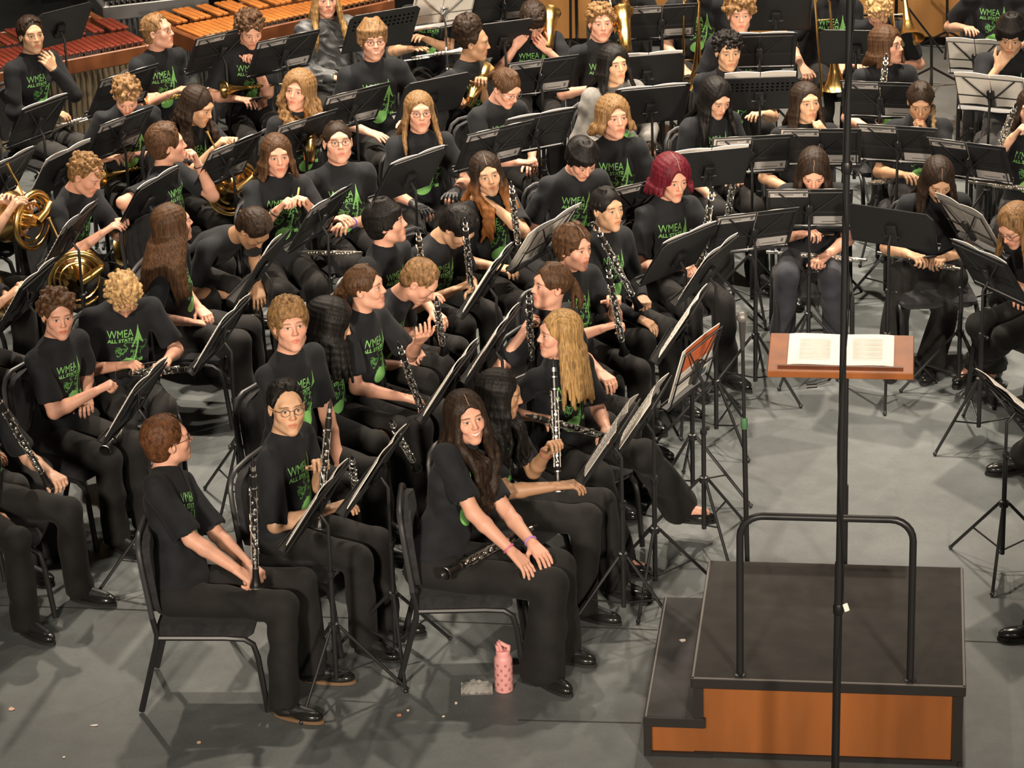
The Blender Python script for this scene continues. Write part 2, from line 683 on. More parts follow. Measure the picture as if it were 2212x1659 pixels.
def head_prims(f, k, sp):
    L, M, s = k.L, k.Hm, k.s

    def E(c, r, kk=.012, op=1):
        f.ell(L(*c), V(*r) * s, M, kk * s, op)

    def C(a, b, ra, rb, kk=.012, op=1):
        f.cap(L(*a), L(*b), ra * s, rb * s, kk * s, op)
    fw = sp.get('fw', .93 if sp['hair'][0] in ('long', 'pony', 'bun') else 1.0)
    E((0, -.012, .032), (.073, .093, .081))
    E((0, .024, -.030), (.058 * fw, .064, .086), .03)
    for j in (1, -1):
        C((.046 * fw * j, .008, -.066), (.010 * j, .060, -.098), .019, .015, .026)
        E((.040 * fw * j, .056, -.020), (.022, .019, .022), .025)
    E((0, .066, -.100), (.019, .016, .014), .018)
    C((-.033, .073, .028), (.033, .073, .028), .0125, .0125, .022)
    for j in (1, -1):
        E((.030 * j, .098, .005), (.017, .017, .0105), .012, -1)
        E((.0305 * j, .0735, .004), (.0125, .0125, .0115), .002)
        C((.018 * j, .083, .0125), (.043 * j, .078, .0105), .0042, .0040, .004)
        C((.019 * j, .083, -.0045), (.042 * j, .078, -.0040), .0032, .0032, .004)
    C((0, .083, .016), (0, .100, -.023), .0072, .0098, .011)
    E((0, .1025, -.0255), (.0090, .0085, .0075), .007)
    for j in (1, -1):
        E((.0105 * j, .092, -.0285), (.0065, .0085, .006), .007)
    E((0, .074, -.060), (.028, .014, .022), .018)
    sm = sp.get('smile', 0)
    for j in (1, -1):
        z = .0032 * sm
        C((0, .0870, -.0560), (.021 * j, .079, -.057 + z), .0042, .0030, .006)
        C((0, .0862, -.0675), (.019 * j, .079, -.063 + z), .0052, .0030, .006)
        if sm:
            E((.036 * j, .070, -.036), (.015, .013, .014), .014)
    C((-.022, .096, -.0612 + .002 * sm), (.022, .096, -.0612 + .002 * sm), .0052, .0052, .003, -1)
    for j in (1, -1):
        E((.076 * fw ** .5 * j, -.010, -.004), (.009, .019, .030), .005)
        E((.082 * fw ** .5 * j, -.003, -.002), (.006, .009, .015), .004, -1)
    f.cap(L(0, -.022, -.045), k.nb, .050 * s, .056 * s, .03 * s)


def paint(v, k, sp):
    """skin, lips, brows, eyes, teeth as the colours of the thing itself"""
    tone = np.array(TONES[sp.get('skin', 'f')])
    n = len(v)
    col = np.tile(tone, (n, 1))
    q = (v - k.Hc) @ k.Hm / k.s
    near = (np.abs(q) < .15).all(1) & (q[:, 1] > .03)
    x, y, z = np.abs(q[:, 0]), q[:, 1], q[:, 2]
    sm = sp.get('smile', 0)

    def put(m, c, a):
        a = (np.clip(a, 0, 1) * (near & m))[:, None]
        col[:] = col * (1 - a) + np.array(c) * a
    soft = lambda d, w: np.clip(.5 - d / w, 0, 1)
    put(y > .04, tone * V(1.02, .84, .80), .55 * soft(np.hypot((x - .042) / .022, (z + .022) / .022) - .8, 1.0))
    put(y > .08, tone * V(1.02, .82, .78), .7 * soft(np.hypot(x / .016, (z + .026) / .014) - .9, .8))
    lz = z + .0615 - .0034 * sm * (x / .02) ** 2
    lip = tone * V(.90, .60, .57)
    put(y > .06, lip, soft(np.hypot(x / .0245, lz / .0115) - 1, .35))
    if sm > 1:
        put(y > .06, (.62, .57, .50), soft(np.hypot(x / .0225, (lz - .0005) / .0046) - 1, .3))
    else:
        put(y > .06, tone * V(.35, .16, .14), .8 * soft(np.hypot(x / .022, lz / .0016) - 1, .8))
    hc = np.array(HAIRC[sp['hair'][1]])
    bc = np.minimum(hc * .55, .11)
    bz = z - .0265 + .0035 * ((x - .030) / .018) ** 2
    put(y > .04, bc, .75 * soft(np.hypot((x - .031) / .0205, bz / .0040) - 1, .5))
    ez = .004
    if sp.get('eyes', 1):
        put(y > .05, (.44, .40, .36), soft(np.hypot((x - .0305) / .0135, (z - ez) / .0042) - 1, .3))
        gz = sp.get('gaze', 0.0) * .004
        dx = q[:, 0] - gz
        put(y > .05, (.030, .020, .014), soft(np.hypot((np.abs(dx) - .0305) / .0062, (z - ez) / .0058) - 1, .35))
    put(y > .05, (.03, .02, .015), .85 * soft(np.hypot((x - .0310) / .0150, (z - ez - (.0062 if sp.get('eyes', 1) else -.003) + ((x - .031) / .015) ** 2 * .0030) / .0019) - 1, .5))
    if not sp.get('bare'):
        col[v[:, 2] < .24] = (.012, .012, .013)
    if sp.get('gloves'):
        for W_, D, N, T, c_ in k.hd:
            t = (v - W_) @ D
            r = np.linalg.norm(v - W_, axis=1)
            col[(t > -.045) & (t < .125) & (r < .2)] = (.03, .03, .032)
    return col


def nails(col, v, k):
    return col


HAIR_RES = {'short': .0052, 'curly': .0052, 'mop': .0052}


def hair_mesh(k, sp):
    st, colr = sp['hair'][:2]
    opt = sp['hair'][2] if len(sp['hair']) > 2 else {}
    L, M, s, U, F, R = k.L, k.Hm, k.s, k.U, k.F, k.R
    rg = random.Random(sp['id'])
    ln = opt.get('len', 0)
    lo = k.Hc - .17 - V(.06, .06, 0) * (ln > 0) - U * ln
    hi = k.Hc + (.25 if st == 'bun' else .19) + V(.06, .06, 0) * (ln > 0)
    f = SD(lo, hi, .0075 if ln else .0052, [(k.Hc, .13, .0055)] if ln else ())
    vol = opt.get('vol', 0.0)

    def E(c, r, kk=.012, op=1):
        f.ell(L(*c), V(*r) * s, M, kk * s, op)

    def C(a, b, ra, rb, kk=.008, op=1):
        f.cap(L(*a), L(*b), ra * s, rb * s, kk * s, op)

    def chain(pts, rs, kk=.006):
        for i in range(len(pts) - 1):
            f.cap(pts[i], pts[i + 1], rs[i] * s, rs[i + 1] * s, kk)
    t = .004 + vol
    E((0, -.018 - .010 * (not ln), .036), (.079 + t, .099 + t - .006 * (not ln), .086 + t))
    if st in ('short', 'mop', 'curly', 'bowl'):
        E((0, -.055, -.02), (.066 + t * .7, .058 + t * .6, .075), .02)
    top_ = None

    def face_cut():
        hl = opt.get('hl', .012 if st == 'short' else 0.0)
        E((0, .135, -.036 - hl), (.061 if st == 'long' else .068, .094, .136), .014, -1)
        if opt.get('ears', 1):
            for j in (1, -1):
                E((.092 * j, .016, -.022), (.034, .030, .040), .005, -1)
        if not ln:
            E((0, -.05, -.152), (.13, .13, .085), .008, -1)
            E((0, .05, -.14), (.13, .10, .11), .008, -1)
    if st == 'short':
        sw = opt.get('sweep', .5)
        for i in range(150):
            a, b = rg.uniform(-.068, .068), rg.uniform(-.105, .044)
            top = lambda x, y: .036 + (.087 + t) * math.sqrt(max(0, 1 - (x / (.080 + t)) ** 2 - ((y + .018) / (.100 + t)) ** 2))
            a2, b2 = a + sw * .02 + rg.uniform(-.006, .006), min(b + rg.uniform(.018, .034), .064 - 4 * a * a)
            lift = rg.uniform(0, .5 * vol + .003)
            C((a, b, top(a, b) - .004), (a2, b2, top(a2, b2) - .003 + lift), .0085, .0035, .003)
        face_cut()
        if opt.get('fringe', 0):
            for i in range(13):
                x = -.06 + .01 * i + rg.uniform(-.004, .004)
                C((x * .8, .055, .105), (x * 1.05, .090 - 5 * x * x, .062 - opt['fringe'] * rg.uniform(.5, 1)), .013, .006, .004)
    elif st == 'bowl':
        face_cut()
        fr = opt.get('fringe', .012)
        for i in range(26):
            a = radians(-118 + 236 * i / 25) + rg.uniform(-.05, .05)
            dz = -.008 - fr if abs(a) < 1.0 else -.055
            dz = opt.get('side', dz) if abs(a) >= 1.0 else dz
            sx, cy = sin(a), cos(a)
            if opt.get('part') and abs(a) < .5:
                continue
            C((.035 * sx, .035 * cy - .01, .120 + vol), (.080 * sx, .092 * cy - .014, .070), .017, .017, .004)
            C((.080 * sx, .092 * cy - .014, .070), (.088 * sx + .004, .099 * cy - .016, .045 + dz), .017, .008, .004)
    elif st == 'curly':
        n = opt.get('n', 120)
        r0 = opt.get('r', .016)
        if opt.get('fringe', 1):
            face_cut()
        for i in range(n):
            zz = rg.uniform(opt.get('zmin', -.30), 1)
            a = rg.uniform(-pi, pi)
            c = math.sqrt(1 - zz * zz)
            x, y, z = c * sin(a) * (.080 + t), -.018 + c * cos(a) * (.100 + t), .036 + zz * (.088 + t)
            if y > .035 and z < .068 - .014 * opt.get('fringe', 1):
                continue
            if abs(x) > .055 and -.03 < y < .05 and z < .018:
                continue
            if z < -.02 and y > -.03:
                continue
            r = r0 * rg.uniform(.7, 1.2)
            tw = rg.uniform(0, 2 * pi)
            d = V(cos(tw), sin(tw), rg.uniform(-.5, .5)) * r * .9
            C((x - d[0], y - d[1], z - d[2]), (x + d[0], y + d[1], z + d[2]), r * .8, r * .55, .0035)
        if not opt.get('fringe', 1):
            face_cut()
    if ln or st in ('long', 'pony', 'bun'):
        if not opt.get('ears', 0) and st == 'long':
            opt = dict(opt, ears=0)
        face_cut()
        if st in ('pony', 'bun'):
            for i in range(18):
                a = radians(-150 + 300 * i / 17)
                C((.030 * sin(a), .075 * cos(a) * .6, .117), (.082 * sin(a), .09 * cos(a) - .02, .04), .012, .010, .004) if abs(a) > .9 else None
    if st == 'long':
        wav = opt.get('wave', 0.0)
        nl = opt.get('n', 19)
        for side in (1, -1):
            for i in range(nl):
                a = radians(opt.get('a0', 55) + (182 - opt.get('a0', 55)) * i / (nl - 1)) + rg.uniform(-.05, .05)
                sx, cy = sin(a) * side, cos(a)
                d0 = unit(V(.06 * side, .55 * cy, 1))
                d1 = V(sx, cy, -.10)
                p, rs = [], []
                lr = opt.get('lr', .0145)
                d1 = unit(d1)
                om = math.acos(float(np.clip(d0 @ d1, -1, 1)))
                for u in (0, .16, .33, .5, .67, .84, 1.0):
                    dq = (d0 * sin((1 - u) * om) + d1 * sin(u * om)) / sin(om)
                    p.append(L(*(V(0, -.018, .036) + dq * V(.078 + vol, .098 + vol, .086 + vol * .8))))
                    rs.append(.009 + (lr - .009) * u)
                p.append(L((.086 + vol) * sx, (.100 + vol) * cy - .018, -.035))
                rs.append(lr)
                out = unit(M @ V(sx, cy, 0) * V(1, 1, 0))
                front = (a < radians(opt.get('front', 100)))
                q = p[-1].copy()
                pz = q[2]
                L_ = ln * rg.uniform(.84, 1.04) + (.0 if front else .02)
                m = 5 + int(ln * 8)
                for jx in range(1, m + 1):
                    u = jx / m
                    z = pz - L_ * u
                    g = q + out * (.012 + .02 * u) * (1 if not front else .6)
                    under = np.clip((k.nb[2] + .05 - z) / .10, 0, 1)
                    if opt.get('drape'):
                        g = p[6] * V(1, 1, 0) + out * (.010 + .05 * u) + V(*opt.get('dir', (0, 0, 0))) * min(1, u * 2.2)
                        g = g + (R * sin(i * 2.1 + u * 7) + F * cos(i * 1.3 + u * 6)) * .003 * u
                    elif under > 0:
                        rel = g - k.nb
                        dz_ = max(0.0, k.nb[2] - z)
                        ax = k.nb - k.Sp * dz_ / max(k.Sp[2], .5)
                        rr_, ff_ = (g - ax) @ R, (g - ax) @ F
                        lim = .125 * (1 - .25 * under)
                        r2 = np.clip(rr_, -lim, lim) + .02 * side * u
                        f2_ = max(ff_, .085 + .055 * min(1, dz_ / .12) + .01 * (i % 3)) if front else min(ff_, -.105 - .02 * min(1, dz_ / .1) - .008 * (i % 3))
                        g = ax + R * (rr_ + (r2 - rr_) * under) + F * (ff_ + (f2_ - ff_) * under)
                    if wav:
                        ph = i * 1.7 + u * ln * opt.get('wf', 26)
                        g = g + (R * sin(ph) + F * cos(ph * 1.1)) * wav * (.4 + u)
                    g[2] = z
                    p.append(g)
                    rs.append(lr * (1 - .62 * u) + .002)
                chain(p, rs, .008)
    if st == 'pony':
        b = L(*opt.get('base', (0, -.115, .03)))
        for i in range(6):
            o = V(rg.uniform(-.014, .014), rg.uniform(-.014, .014), 0)
            p, rs = [L(0, -.09, .04), b + o * .5], [.02, .017]
            m = 7
            for jx in range(1, m + 1):
                u = jx / m
                g = b + o * (1 + u) - U * (ln * u * rg.uniform(.9, 1.05)) + V(*opt.get('dir', (0, 0, 0))) * u + unit(M @ V(0, -1, 0) * V(1, 1, 0)) * (.035 * sin(u * pi * .7))
                g = g + (R * sin(i + u * 9) + F * cos(i * 2 + u * 9)) * opt.get('wave', .004)
                p.append(g)
                rs.append(.017 * (1 - .6 * u))
            chain(p, rs, .005)
    if st == 'bun':
        c = opt.get('base', (0, -.10, .085))
        rb = opt.get('rb', .045)
        E(c, (rb, rb, rb), .01)
        for i in range(opt.get('nb', 26)):
            d = unit(V(rg.gauss(0, 1), rg.gauss(0, 1), rg.gauss(0, 1))) * rb
            tt = unit(np.cross(d, V(rg.gauss(0, 1), rg.gauss(0, 1), rg.gauss(0, 1)))) * .016
            p = V(*c) + d
            C(tuple(p - tt), tuple(p + tt), .012, .009, .004)
    for br in opt.get('braids', ()):
        b = L(*br[:3])
        p, rs = [b], [.016]
        e = b - U * br[3] + (F * .06 if br[1] > -.05 else -F * .02)
        for jx in range(1, 15):
            u = jx / 14
            g = b + (e - b) * u + R * (.006 * sin(jx * 2.4))
            p.append(g)
            rs.append(.013 + .004 * (jx % 2) - .005 * u)
        chain(p, rs, .003)
    return biggest(*f.mesh())


def person(sp):
    k = Sk(sp)
    g = sp.get
    s, F, U, R, Sp, T = k.s, k.F, k.U, k.R, k.Sp, k.T
    og = V(k.P[0], k.P[1], 0)
    bw = g('bw', 1.0) * s
    rear = depth_of(k.Hc) > 15.6
    # ---- body: one continuous surface
    pts = [k.Hc, k.P] + k.el + k.wr + k.knee + k.ank + k.sh + [h[0] + h[1] * .18 for h in k.hd] + [a + t * .2 for a, t in zip(k.ank, k.toe)]
    lo, hi = np.min(pts, 0) - .13, np.max(pts, 0) + .14
    hr = .0040 if rear else .0031
    f = SD(lo, hi, .0135, [(k.L(0, .0, -.01), .135 * s, hr)] + [(h[0] + h[1] * .085 * s, .105 * s, .0052 if rear else .0044) for h in k.hd])
    f.ell(k.nb - Sp * .19 * s, V(.14 * k.w, .085, .19), T, .04)
    f.ell(k.P + Sp * .14, V(.125 * bw, .09 * bw, .17), T, .05)
    f.ell(k.P + Sp * .02, V(.145, .105, .10), T, .05)
    for i, j in enumerate((1, -1)):
        a = k.sh[i]
        f.cap(k.nb - Sp * .05 * s, a - Sp * .004, .043 * s, .044 * s, .04)
        f.cap(a, k.el[i], .045 * s * g('arm', 1), .037 * s * g('arm', 1), .02)
        e, w = k.el[i], k.wr[i]
        mid = e + (w - e) * .3
        f.cap(e, mid, .037 * s * g('arm', 1), .0385 * s * g('arm', 1), .015)
        f.cap(mid, w, .037 * s * g('arm', 1), .0235 * s, .012)
        f.cap(k.hip[i], k.knee[i], .075, .052, .03)
        f.cap(k.knee[i], k.ank[i], .052, .036, .02)
        f.cap(k.ank[i] - U * .03, k.ank[i] - U * .05 + k.toe[i] * .15, .035, .028, .02)
    head_prims(f, k, sp)
    for h in k.hd:
        hand(f, h, s)
    v, q = biggest(*f.mesh())
    me = to_mesh('person', v, q, SKIN, og, paint(v, k, sp))
    o = link('person', me, None, og)
    tag(o, sp['label'], 'person', 'seated student musicians')
    # ---- hair
    v, q = hair_mesh(k, sp)
    hm = hair_mat(sp['hair'][1], sp['hair'][0] in ('long', 'pony'))
    if g('tip'):
        hm = tipped(sp['hair'][1], g('tip'), k.Hc[2] - .02, k.Hc[2] - .17)
    link('hair', to_mesh('hair', v, q, hm, og), o)
    if len(sp['hair']) > 2 and sp['hair'][2].get('part'):
        vo = sp['hair'][2].get('vol', 0) + .0075
        m = MB()
        m.tube([k.L(.002 * sin(t_ * 9), -.018 + (.098 + vo) * sin(t_), .036 + (.086 + vo) * cos(t_)) for t_ in np.linspace(-.25, 1.10, 14)], [.0008] + [.0020] * 12 + [.0008], 6)
        m.build('parting', mat('scalp', (.24, .145, .10), .7), o, og, True)
    # ---- shirt
    long_ = g('sleeve') == 'l'
    pts = [k.nb, k.P] + k.sh + k.el + (k.wr if long_ else [])
    f = SD(np.min(pts, 0) - .22, np.max(pts, 0) + .13, .0085)
    puff = .016 if g('top') in ('puff', 'hood') else 0
    f.ell(k.nb - Sp * .185 * s - F * .004, V(.158 * k.w + puff, .107 * bw + puff, .19), T, .04)
    f.ell(k.P + Sp * .15 + F * .012 * bw, V(.152 * bw + puff, .115 * bw + puff, .17), T, .05)
    f.ell(k.P + Sp * .035, V(.170 * bw, .132 * bw, .095), T, .05)
    for i, j in enumerate((1, -1)):
        a, e, w = k.sh[i], k.el[i], k.wr[i]
        f.cap(k.nb - Sp * .052 * s, a, .056 * s, .056 * s + puff, .035)
        if long_:
            f.cap(a, e, .060 * s + puff, .052 * s + puff, .02)
            f.cap(e, w - unit(w - e) * .01, .052 * s + puff, .035 * s + puff * .6, .015)
            d = unit(w - e)
            f.cap(w + d * .052, w + d * .12, .05, op=-1, k=.003)
        else:
            d = unit(e - a)
            n = np.linalg.norm(e - a) * g('slv', .74)
            f.cap(a, a + d * n, .057 * s, .066 * s * g('arm', 1) ** .5, .025)
            f.cap(a + d * (n + .052), a + d * (n + .16), .070, op=-1, k=.008)
    f.cap(k.nb - Sp * .065 * s, k.nb - Sp * .036 * s + F * .006, .080 * s, .071 * s, .035)
    f.cap(k.nb + F * .020 * s + Sp * .055 * s, k.nj + Sp * .08 + F * .03, .0615 * s, .085, op=-1, k=.006)
    f.folds(.0050 if not puff else .011, 42 if not puff else 95 if g('top') == 'puff' else 40, sp['id'] * 3 + 1, unit(V(.3, .2, 1)))
    v, q = biggest(*f.mesh())
    nm = {'puff': 'puffer_jacket', 'hood': 'hoodie'}.get(g('top'), 'shirt')
    sm = {'puff': PUFF, 'hood': HOOD, 'knit': TEE2}.get(g('top'), TEE)
    so = link(nm, to_mesh(nm, v, q, sm, og), o)
    if g('print', 1):
        add_print(f, k, sp, so, og)
    # ---- trousers
    pts = [k.P] + k.knee + k.ank
    f = SD(np.min(pts, 0) - .18, np.max(pts, 0) + .17, .0115)
    f.ell(k.P + Sp * .01, V(.162, .122, .11), T, .04)
    wide = g('wide', .012)
    cut = g('hem', .055) + .04
    for i in (0, 1):
        kn, an = k.knee[i], k.ank[i]
        f.cap(k.hip[i] - F * .02, kn, .087, .068 + wide * .3, .04)
        d = unit(an - kn)
        f.cap(kn, an + d * .03, .067 + wide * .3, .060 + wide, .025)
        f.cap(an + d * (cut - .0 + wide), an + d * .3, .07 + wide, op=-1, k=.003)
    f.folds(.0065, 32, sp['id'] * 5 + 2, unit(k.F * .6 + V(.1, 0, .8)))
    v, q = biggest(*f.mesh())
    link('trousers', to_mesh('trousers', v, q, {2: PANTS2, 3: PANTS3}.get(g('pants', 1), PANTS), og), o)
    # ---- shoes
    for i in (0, 1):
        a, t = k.ank[i], k.toe[i]
        b = V(a[0], a[1], max(a[2] - .07, .035))
        tilt = U * g('toeup', 0.0)
        t = unit(t + tilt)
        sd = unit(np.cross(t, U))
        Ms = np.stack([sd, t, np.cross(sd, t)], 1)
        f = SD(np.minimum(b - .12, b + t * .24 - .12), np.maximum(b + .14, b + t * .24 + .12), .0075 if not rear else .011)
        f.ell(b + t * .0 + U * .01, V(.038, .055, .042), Ms, .02)
        f.ell(b + t * .12, V(.045, .085, .030), Ms, .03)
        f.cap(b + U * .02, b + U * .055, .042, .045, .02)
        f.cut(b - U * .022, -np.cross(sd, t))
        v, q = biggest(*f.mesh())
        sh = link('shoe', to_mesh('shoe', v, q, SHOE, og), o)
        m = MB()
        pl = [(.040 * cos(t_) * (1 + .16 * (sin(t_) > 0) * sin(t_)), .075 + .134 * sin(t_)) for t_ in np.linspace(0, 2 * pi, 20, endpoint=False)]
        m.plate(pl, b - np.cross(sd, t) * .022, sd, t, .016)
        m.build('sole', SOLE if g('welt') else SOLEB, sh, og, True)
    # ---- small worn things
    if g('glasses'):
        m = MB()
        for j in (1, -1):
            m.tube([k.L(.0315 * j + .0215 * cos(t_), .094 - .05 * (.0315 * j + .0215 * cos(t_)) ** 2 * 20 * .2, .002 + .0175 * sin(t_)) for t_ in np.linspace(0, 2 * pi, 18, endpoint=False)], .0014, 5, loop=True)
            m.tube([k.L(.053 * j, .092, .008), k.L(.074 * j, .06, .009), k.L(.080 * j, -.005, .006)], .0014, 5)
        m.tube([k.L(-.010, .094, .006), k.L(0, .0965, .009), k.L(.010, .094, .006)], .0014, 5)
        m.build('glasses', mat('dark_frame', (.03, .02, .018), .35) if g('glasses') == 1 else CHROME, o, og, True)
    for c in g('bands', ()):
        i = 'rl'.index(c[0])
        W_, D, N, Th = k.hd[i][:4]
        m = MB()
        cc = W_ - unit(k.wr[i] - k.el[i]) * c[1]
        dd = unit(k.wr[i] - k.el[i])
        a_ = unit(np.cross(dd, U + .1))
        b_ = np.cross(dd, a_)
        rr_ = .027 + c[1] * .1
        m.tube([cc + (a_ * cos(t_) + b_ * sin(t_)) * rr_ for t_ in np.linspace(0, 2 * pi, 16, endpoint=False)], .0045, 6, loop=True)
        m.build('bracelet', mat(c[2], c[3], .5), o, og, True)
    k.o = o
    k.og = og
    k.desc = sp['desc']
    k.id = sp['id']
    return k
# ---------------------------------------------------------------- the green print on the shirts


def text_tris(body, size, bold=.0):
    cu = bpy.data.curves.new('lettering', 'FONT')
    cu.body = body
    cu.size = size
    cu.offset = bold
    cu.resolution_u = 3
    ob = bpy.data.objects.new('lettering', cu)
    COL.objects.link(ob)
    dg = bpy.context.evaluated_depsgraph_get()
    dg.update()
    me = ob.evaluated_get(dg).to_mesh()
    me.calc_loop_triangles()
    v = np.array([(p.co.x, p.co.y) for p in me.vertices])
    t = np.array([tuple(x.vertices) for x in me.loop_triangles])
    ob.evaluated_get(dg).to_mesh_clear()
    bpy.data.objects.remove(ob)
    bpy.data.curves.remove(cu)
    return v, t


class Flat:
    def __init__(s):
        s.v, s.t, s.n = [], [], 0

    def add(s, v, t):
        s.v.append(np.asarray(v, float))
        s.t.append(np.asarray(t, int) + s.n)
        s.n += len(v)

    def strip(s, pts, w):
        pts = [np.asarray(p, float) for p in pts]
        v = []
        for i, p in enumerate(pts):
            t = unit(pts[min(i + 1, len(pts) - 1)] - pts[max(i - 1, 0)])
            ww = w[i] if hasattr(w, '__len__') else w
            v += [p + V(-t[1], t[0]) * ww / 2, p - V(-t[1], t[0]) * ww / 2]
        t = []
        for i in range(len(pts) - 1):
            a = 2 * i
            t += [(a, a + 1, a + 3), (a, a + 3, a + 2)]
        s.add(v, t)

    def fan(s, c, rx, ry, rot=0.0, n=18, rings=3):
        v = [V(*c)]
        for r in range(1, rings + 1):
            for i in range(n):
                a = 2 * pi * i / n
                x, y = rx * r / rings * cos(a), ry * r / rings * sin(a)
                v.append(V(c[0] + x * cos(rot) - y * sin(rot), c[1] + x * sin(rot) + y * cos(rot)))
        t = [(0, 1 + i, 1 + (i + 1) % n) for i in range(n)]
        for r in range(rings - 1):
            for i in range(n):
                a, b = 1 + r * n + i, 1 + r * n + (i + 1) % n
                t += [(a, b, b + n), (a, b + n, a + n)]
        s.add(v, t)


def make_print():
    """lettering, the tall pointed note stem, the round note head and the fine scrollwork; metres, origin at the middle of the chest, x to the reader's right"""
    A, B = Flat(), Flat()
    for body, size, x0, y0, w, hh, bold in (('WMEA', .05, -.110, .022, .142, .046, .0), ('ALL STATE', .03, -.110, -.008, .142, .023, .0012)):
        v, t = text_tris(body, size, bold)
        lo, hi = v.min(0), v.max(0)
        v = (v - lo) / (hi - lo) * V(w, hh) + V(x0, y0)
        A.add(v, t)
    # pointed stem: narrow tip, shoulders, notch between two feet
    ys = [.085, .060, .040, .020, .000, -.018]
    ws = [.002, .008, .016, .028, .040, .052]
    A.strip([(.060, y) for y in ys], ws)
    A.strip([(.041, -.018), (.032, -.034), (.028, -.042)], [.014, .008, .004])
    A.strip([(.079, -.018), (.089, -.034), (.094, -.042)], [.014, .008, .004])
    A.fan((.028, -.044), .007, .007, n=8, rings=1)
    A.strip([(.060, -.01), (.058, -.05), (.050, -.08), (.040, -.11), (.024, -.132)], [.014, .010, .009, .010, .014])
    A.fan((-.014, -.146), .052, .037, .35)
    A.strip([(.058, -.135), (.085, -.140)], .018)
    rg = random.Random(5)
    for i in range(17):
        p = V(rg.uniform(-.075, .075), rg.uniform(-.12, -.04))
        a, r = rg.uniform(0, 6.28), rg.uniform(.012, .03)
        pts = []
        for j in range(9):
            pts.append(p.copy())
            p = p + V(cos(a), sin(a)) * r * .45
            a += rg.choice((.55, -.4)) if j % 4 == 0 else (.6 if i % 2 else -.6)
        B.strip(pts, [.002, .005, .006, .006, .006, .006, .005, .004, .002])
    for i in range(9):
        B.fan((rg.uniform(-.07, .07), rg.uniform(-.12, -.03)), .007, .0045, rg.uniform(0, 3), 8, 1)
    return [(np.concatenate(x.v), np.concatenate(x.t)) for x in (A, B)]


def add_print(f, k, sp, parent, og):
    global PRINT
    if PRINT is None:
        PRINT = make_print()
    s = k.s * sp.get('ps', 1.0)
    F, Sp = k.F2, k.Sp
    X = -k.R2
    C0 = k.nb - Sp * (.190 * k.s + sp.get('pd', 0)) + X * sp.get('px', 0.01)
    for (v2, tri), nm, mt, off in zip(PRINT, ('shirt_print', 'shirt_scrollwork'), (GREEN, GREEN2), (.0022, .0016)):
        p0 = C0 + X * (v2[:, :1] * s) + Sp * (v2[:, 1:] * s)
        hit = np.full(len(p0), np.nan)
        prev = None
        ts = np.linspace(.26, -.06, 80)
        for t in ts:
            d = f.sample(p0 + F * t)
            m = np.isnan(hit) & (d < 0)
            if prev is not None:
                hit[m] = t + (ts[0] - ts[1]) * (-d[m] / np.maximum(prev[m] - d[m], 1e-6))
            prev = d
        ph = p0 + F * np.nan_to_num(hit)[:, None]
        for sh_, el_ in zip(k.sh, k.el):
            ba = el_ - sh_
            tt = np.clip((ph - sh_) @ ba / (ba @ ba), .25, 1)
            hit[np.linalg.norm(ph - sh_ - tt[:, None] * ba, axis=1) < .082 * k.s] = np.nan
        ok = ~np.isnan(hit)
        good = ok[tri].all(1)
        rngs = np.nanmax(np.where(ok, hit, np.nan)[tri], 1) - np.nanmin(np.where(ok, hit, np.nan)[tri], 1) if good.any() else np.zeros(len(tri))
        good &= np.nan_to_num(rngs, nan=9) < .025
        med = np.nanmedian(hit) if ok.any() else 0
        good &= (np.abs(np.nan_to_num(hit, nan=9)[tri] - med) < .085).all(1)
        tri2 = tri[good]
        if not len(tri2):
            continue
        p = p0 + F * (np.nan_to_num(hit)[:, None] + off)
        used = np.unique(tri2)
        re = np.zeros(len(p), int)
        re[used] = np.arange(len(used))
        link(nm, to_mesh(nm, p[used], re[tri2], mt, og, smooth=False), parent)
# ---------------------------------------------------------------- the stage
YAW = radians(-7.62)
EX, EY, EZ = V(cos(YAW), sin(YAW), 0), V(-sin(YAW), cos(YAW), 0), V(0, 0, 1)
PO = V(.764, 12.51, 0)            # front corner of the conductor's podium


def structure(o):
    o['kind'] = 'structure'
    return o


def floor_mat():
    m = mat('stage_floor', (.100, .112, .113), .5, bump=(35, .08, .004))
    nt = m.node_tree
    b = nt.nodes['Principled BSDF']
    tc = nt.nodes.new('ShaderNodeTexCoord')
    acc = None
    for sc, lo, hi, det in ((.9, .80, 1.2, 5), (7, .88, 1.12, 6), (60, .93, 1.07, 2)):
        n = nt.nodes.new('ShaderNodeTexNoise')
        n.inputs['Scale'].default_value = sc
        n.inputs['Detail'].default_value = det
        nt.links.new(tc.outputs['Object'], n.inputs['Vector'])
        r = nt.nodes.new('ShaderNodeMapRange')
        r.inputs['From Min'].default_value = .3
        r.inputs['From Max'].default_value = .7
        r.inputs['To Min'].default_value = lo
        r.inputs['To Max'].default_value = hi
        nt.links.new(n.outputs['Fac'], r.inputs['Value'])
        if acc is None:
            acc = r.outputs[0]
        else:
            mm = nt.nodes.new('ShaderNodeMath')
            mm.operation = 'MULTIPLY'
            nt.links.new(acc, mm.inputs[0])
            nt.links.new(r.outputs[0], mm.inputs[1])
            acc = mm.outputs[0]
    mx = nt.nodes.new('ShaderNodeMix')
    mx.data_type = 'RGBA'
    mx.blend_type = 'MULTIPLY'
    mx.inputs[0].default_value = 1
    mx.inputs[6].default_value = (.100, .112, .113, 1)
    nt.links.new(acc, mx.inputs[7])
    nt.links.new(mx.outputs[2], b.inputs['Base Color'])
    return m


def wood(name, c, rough=.45, sc=6):
    return mat(name, c, rough, noise=sc, var=.22, stretch=(1.0, 1.0, .18))


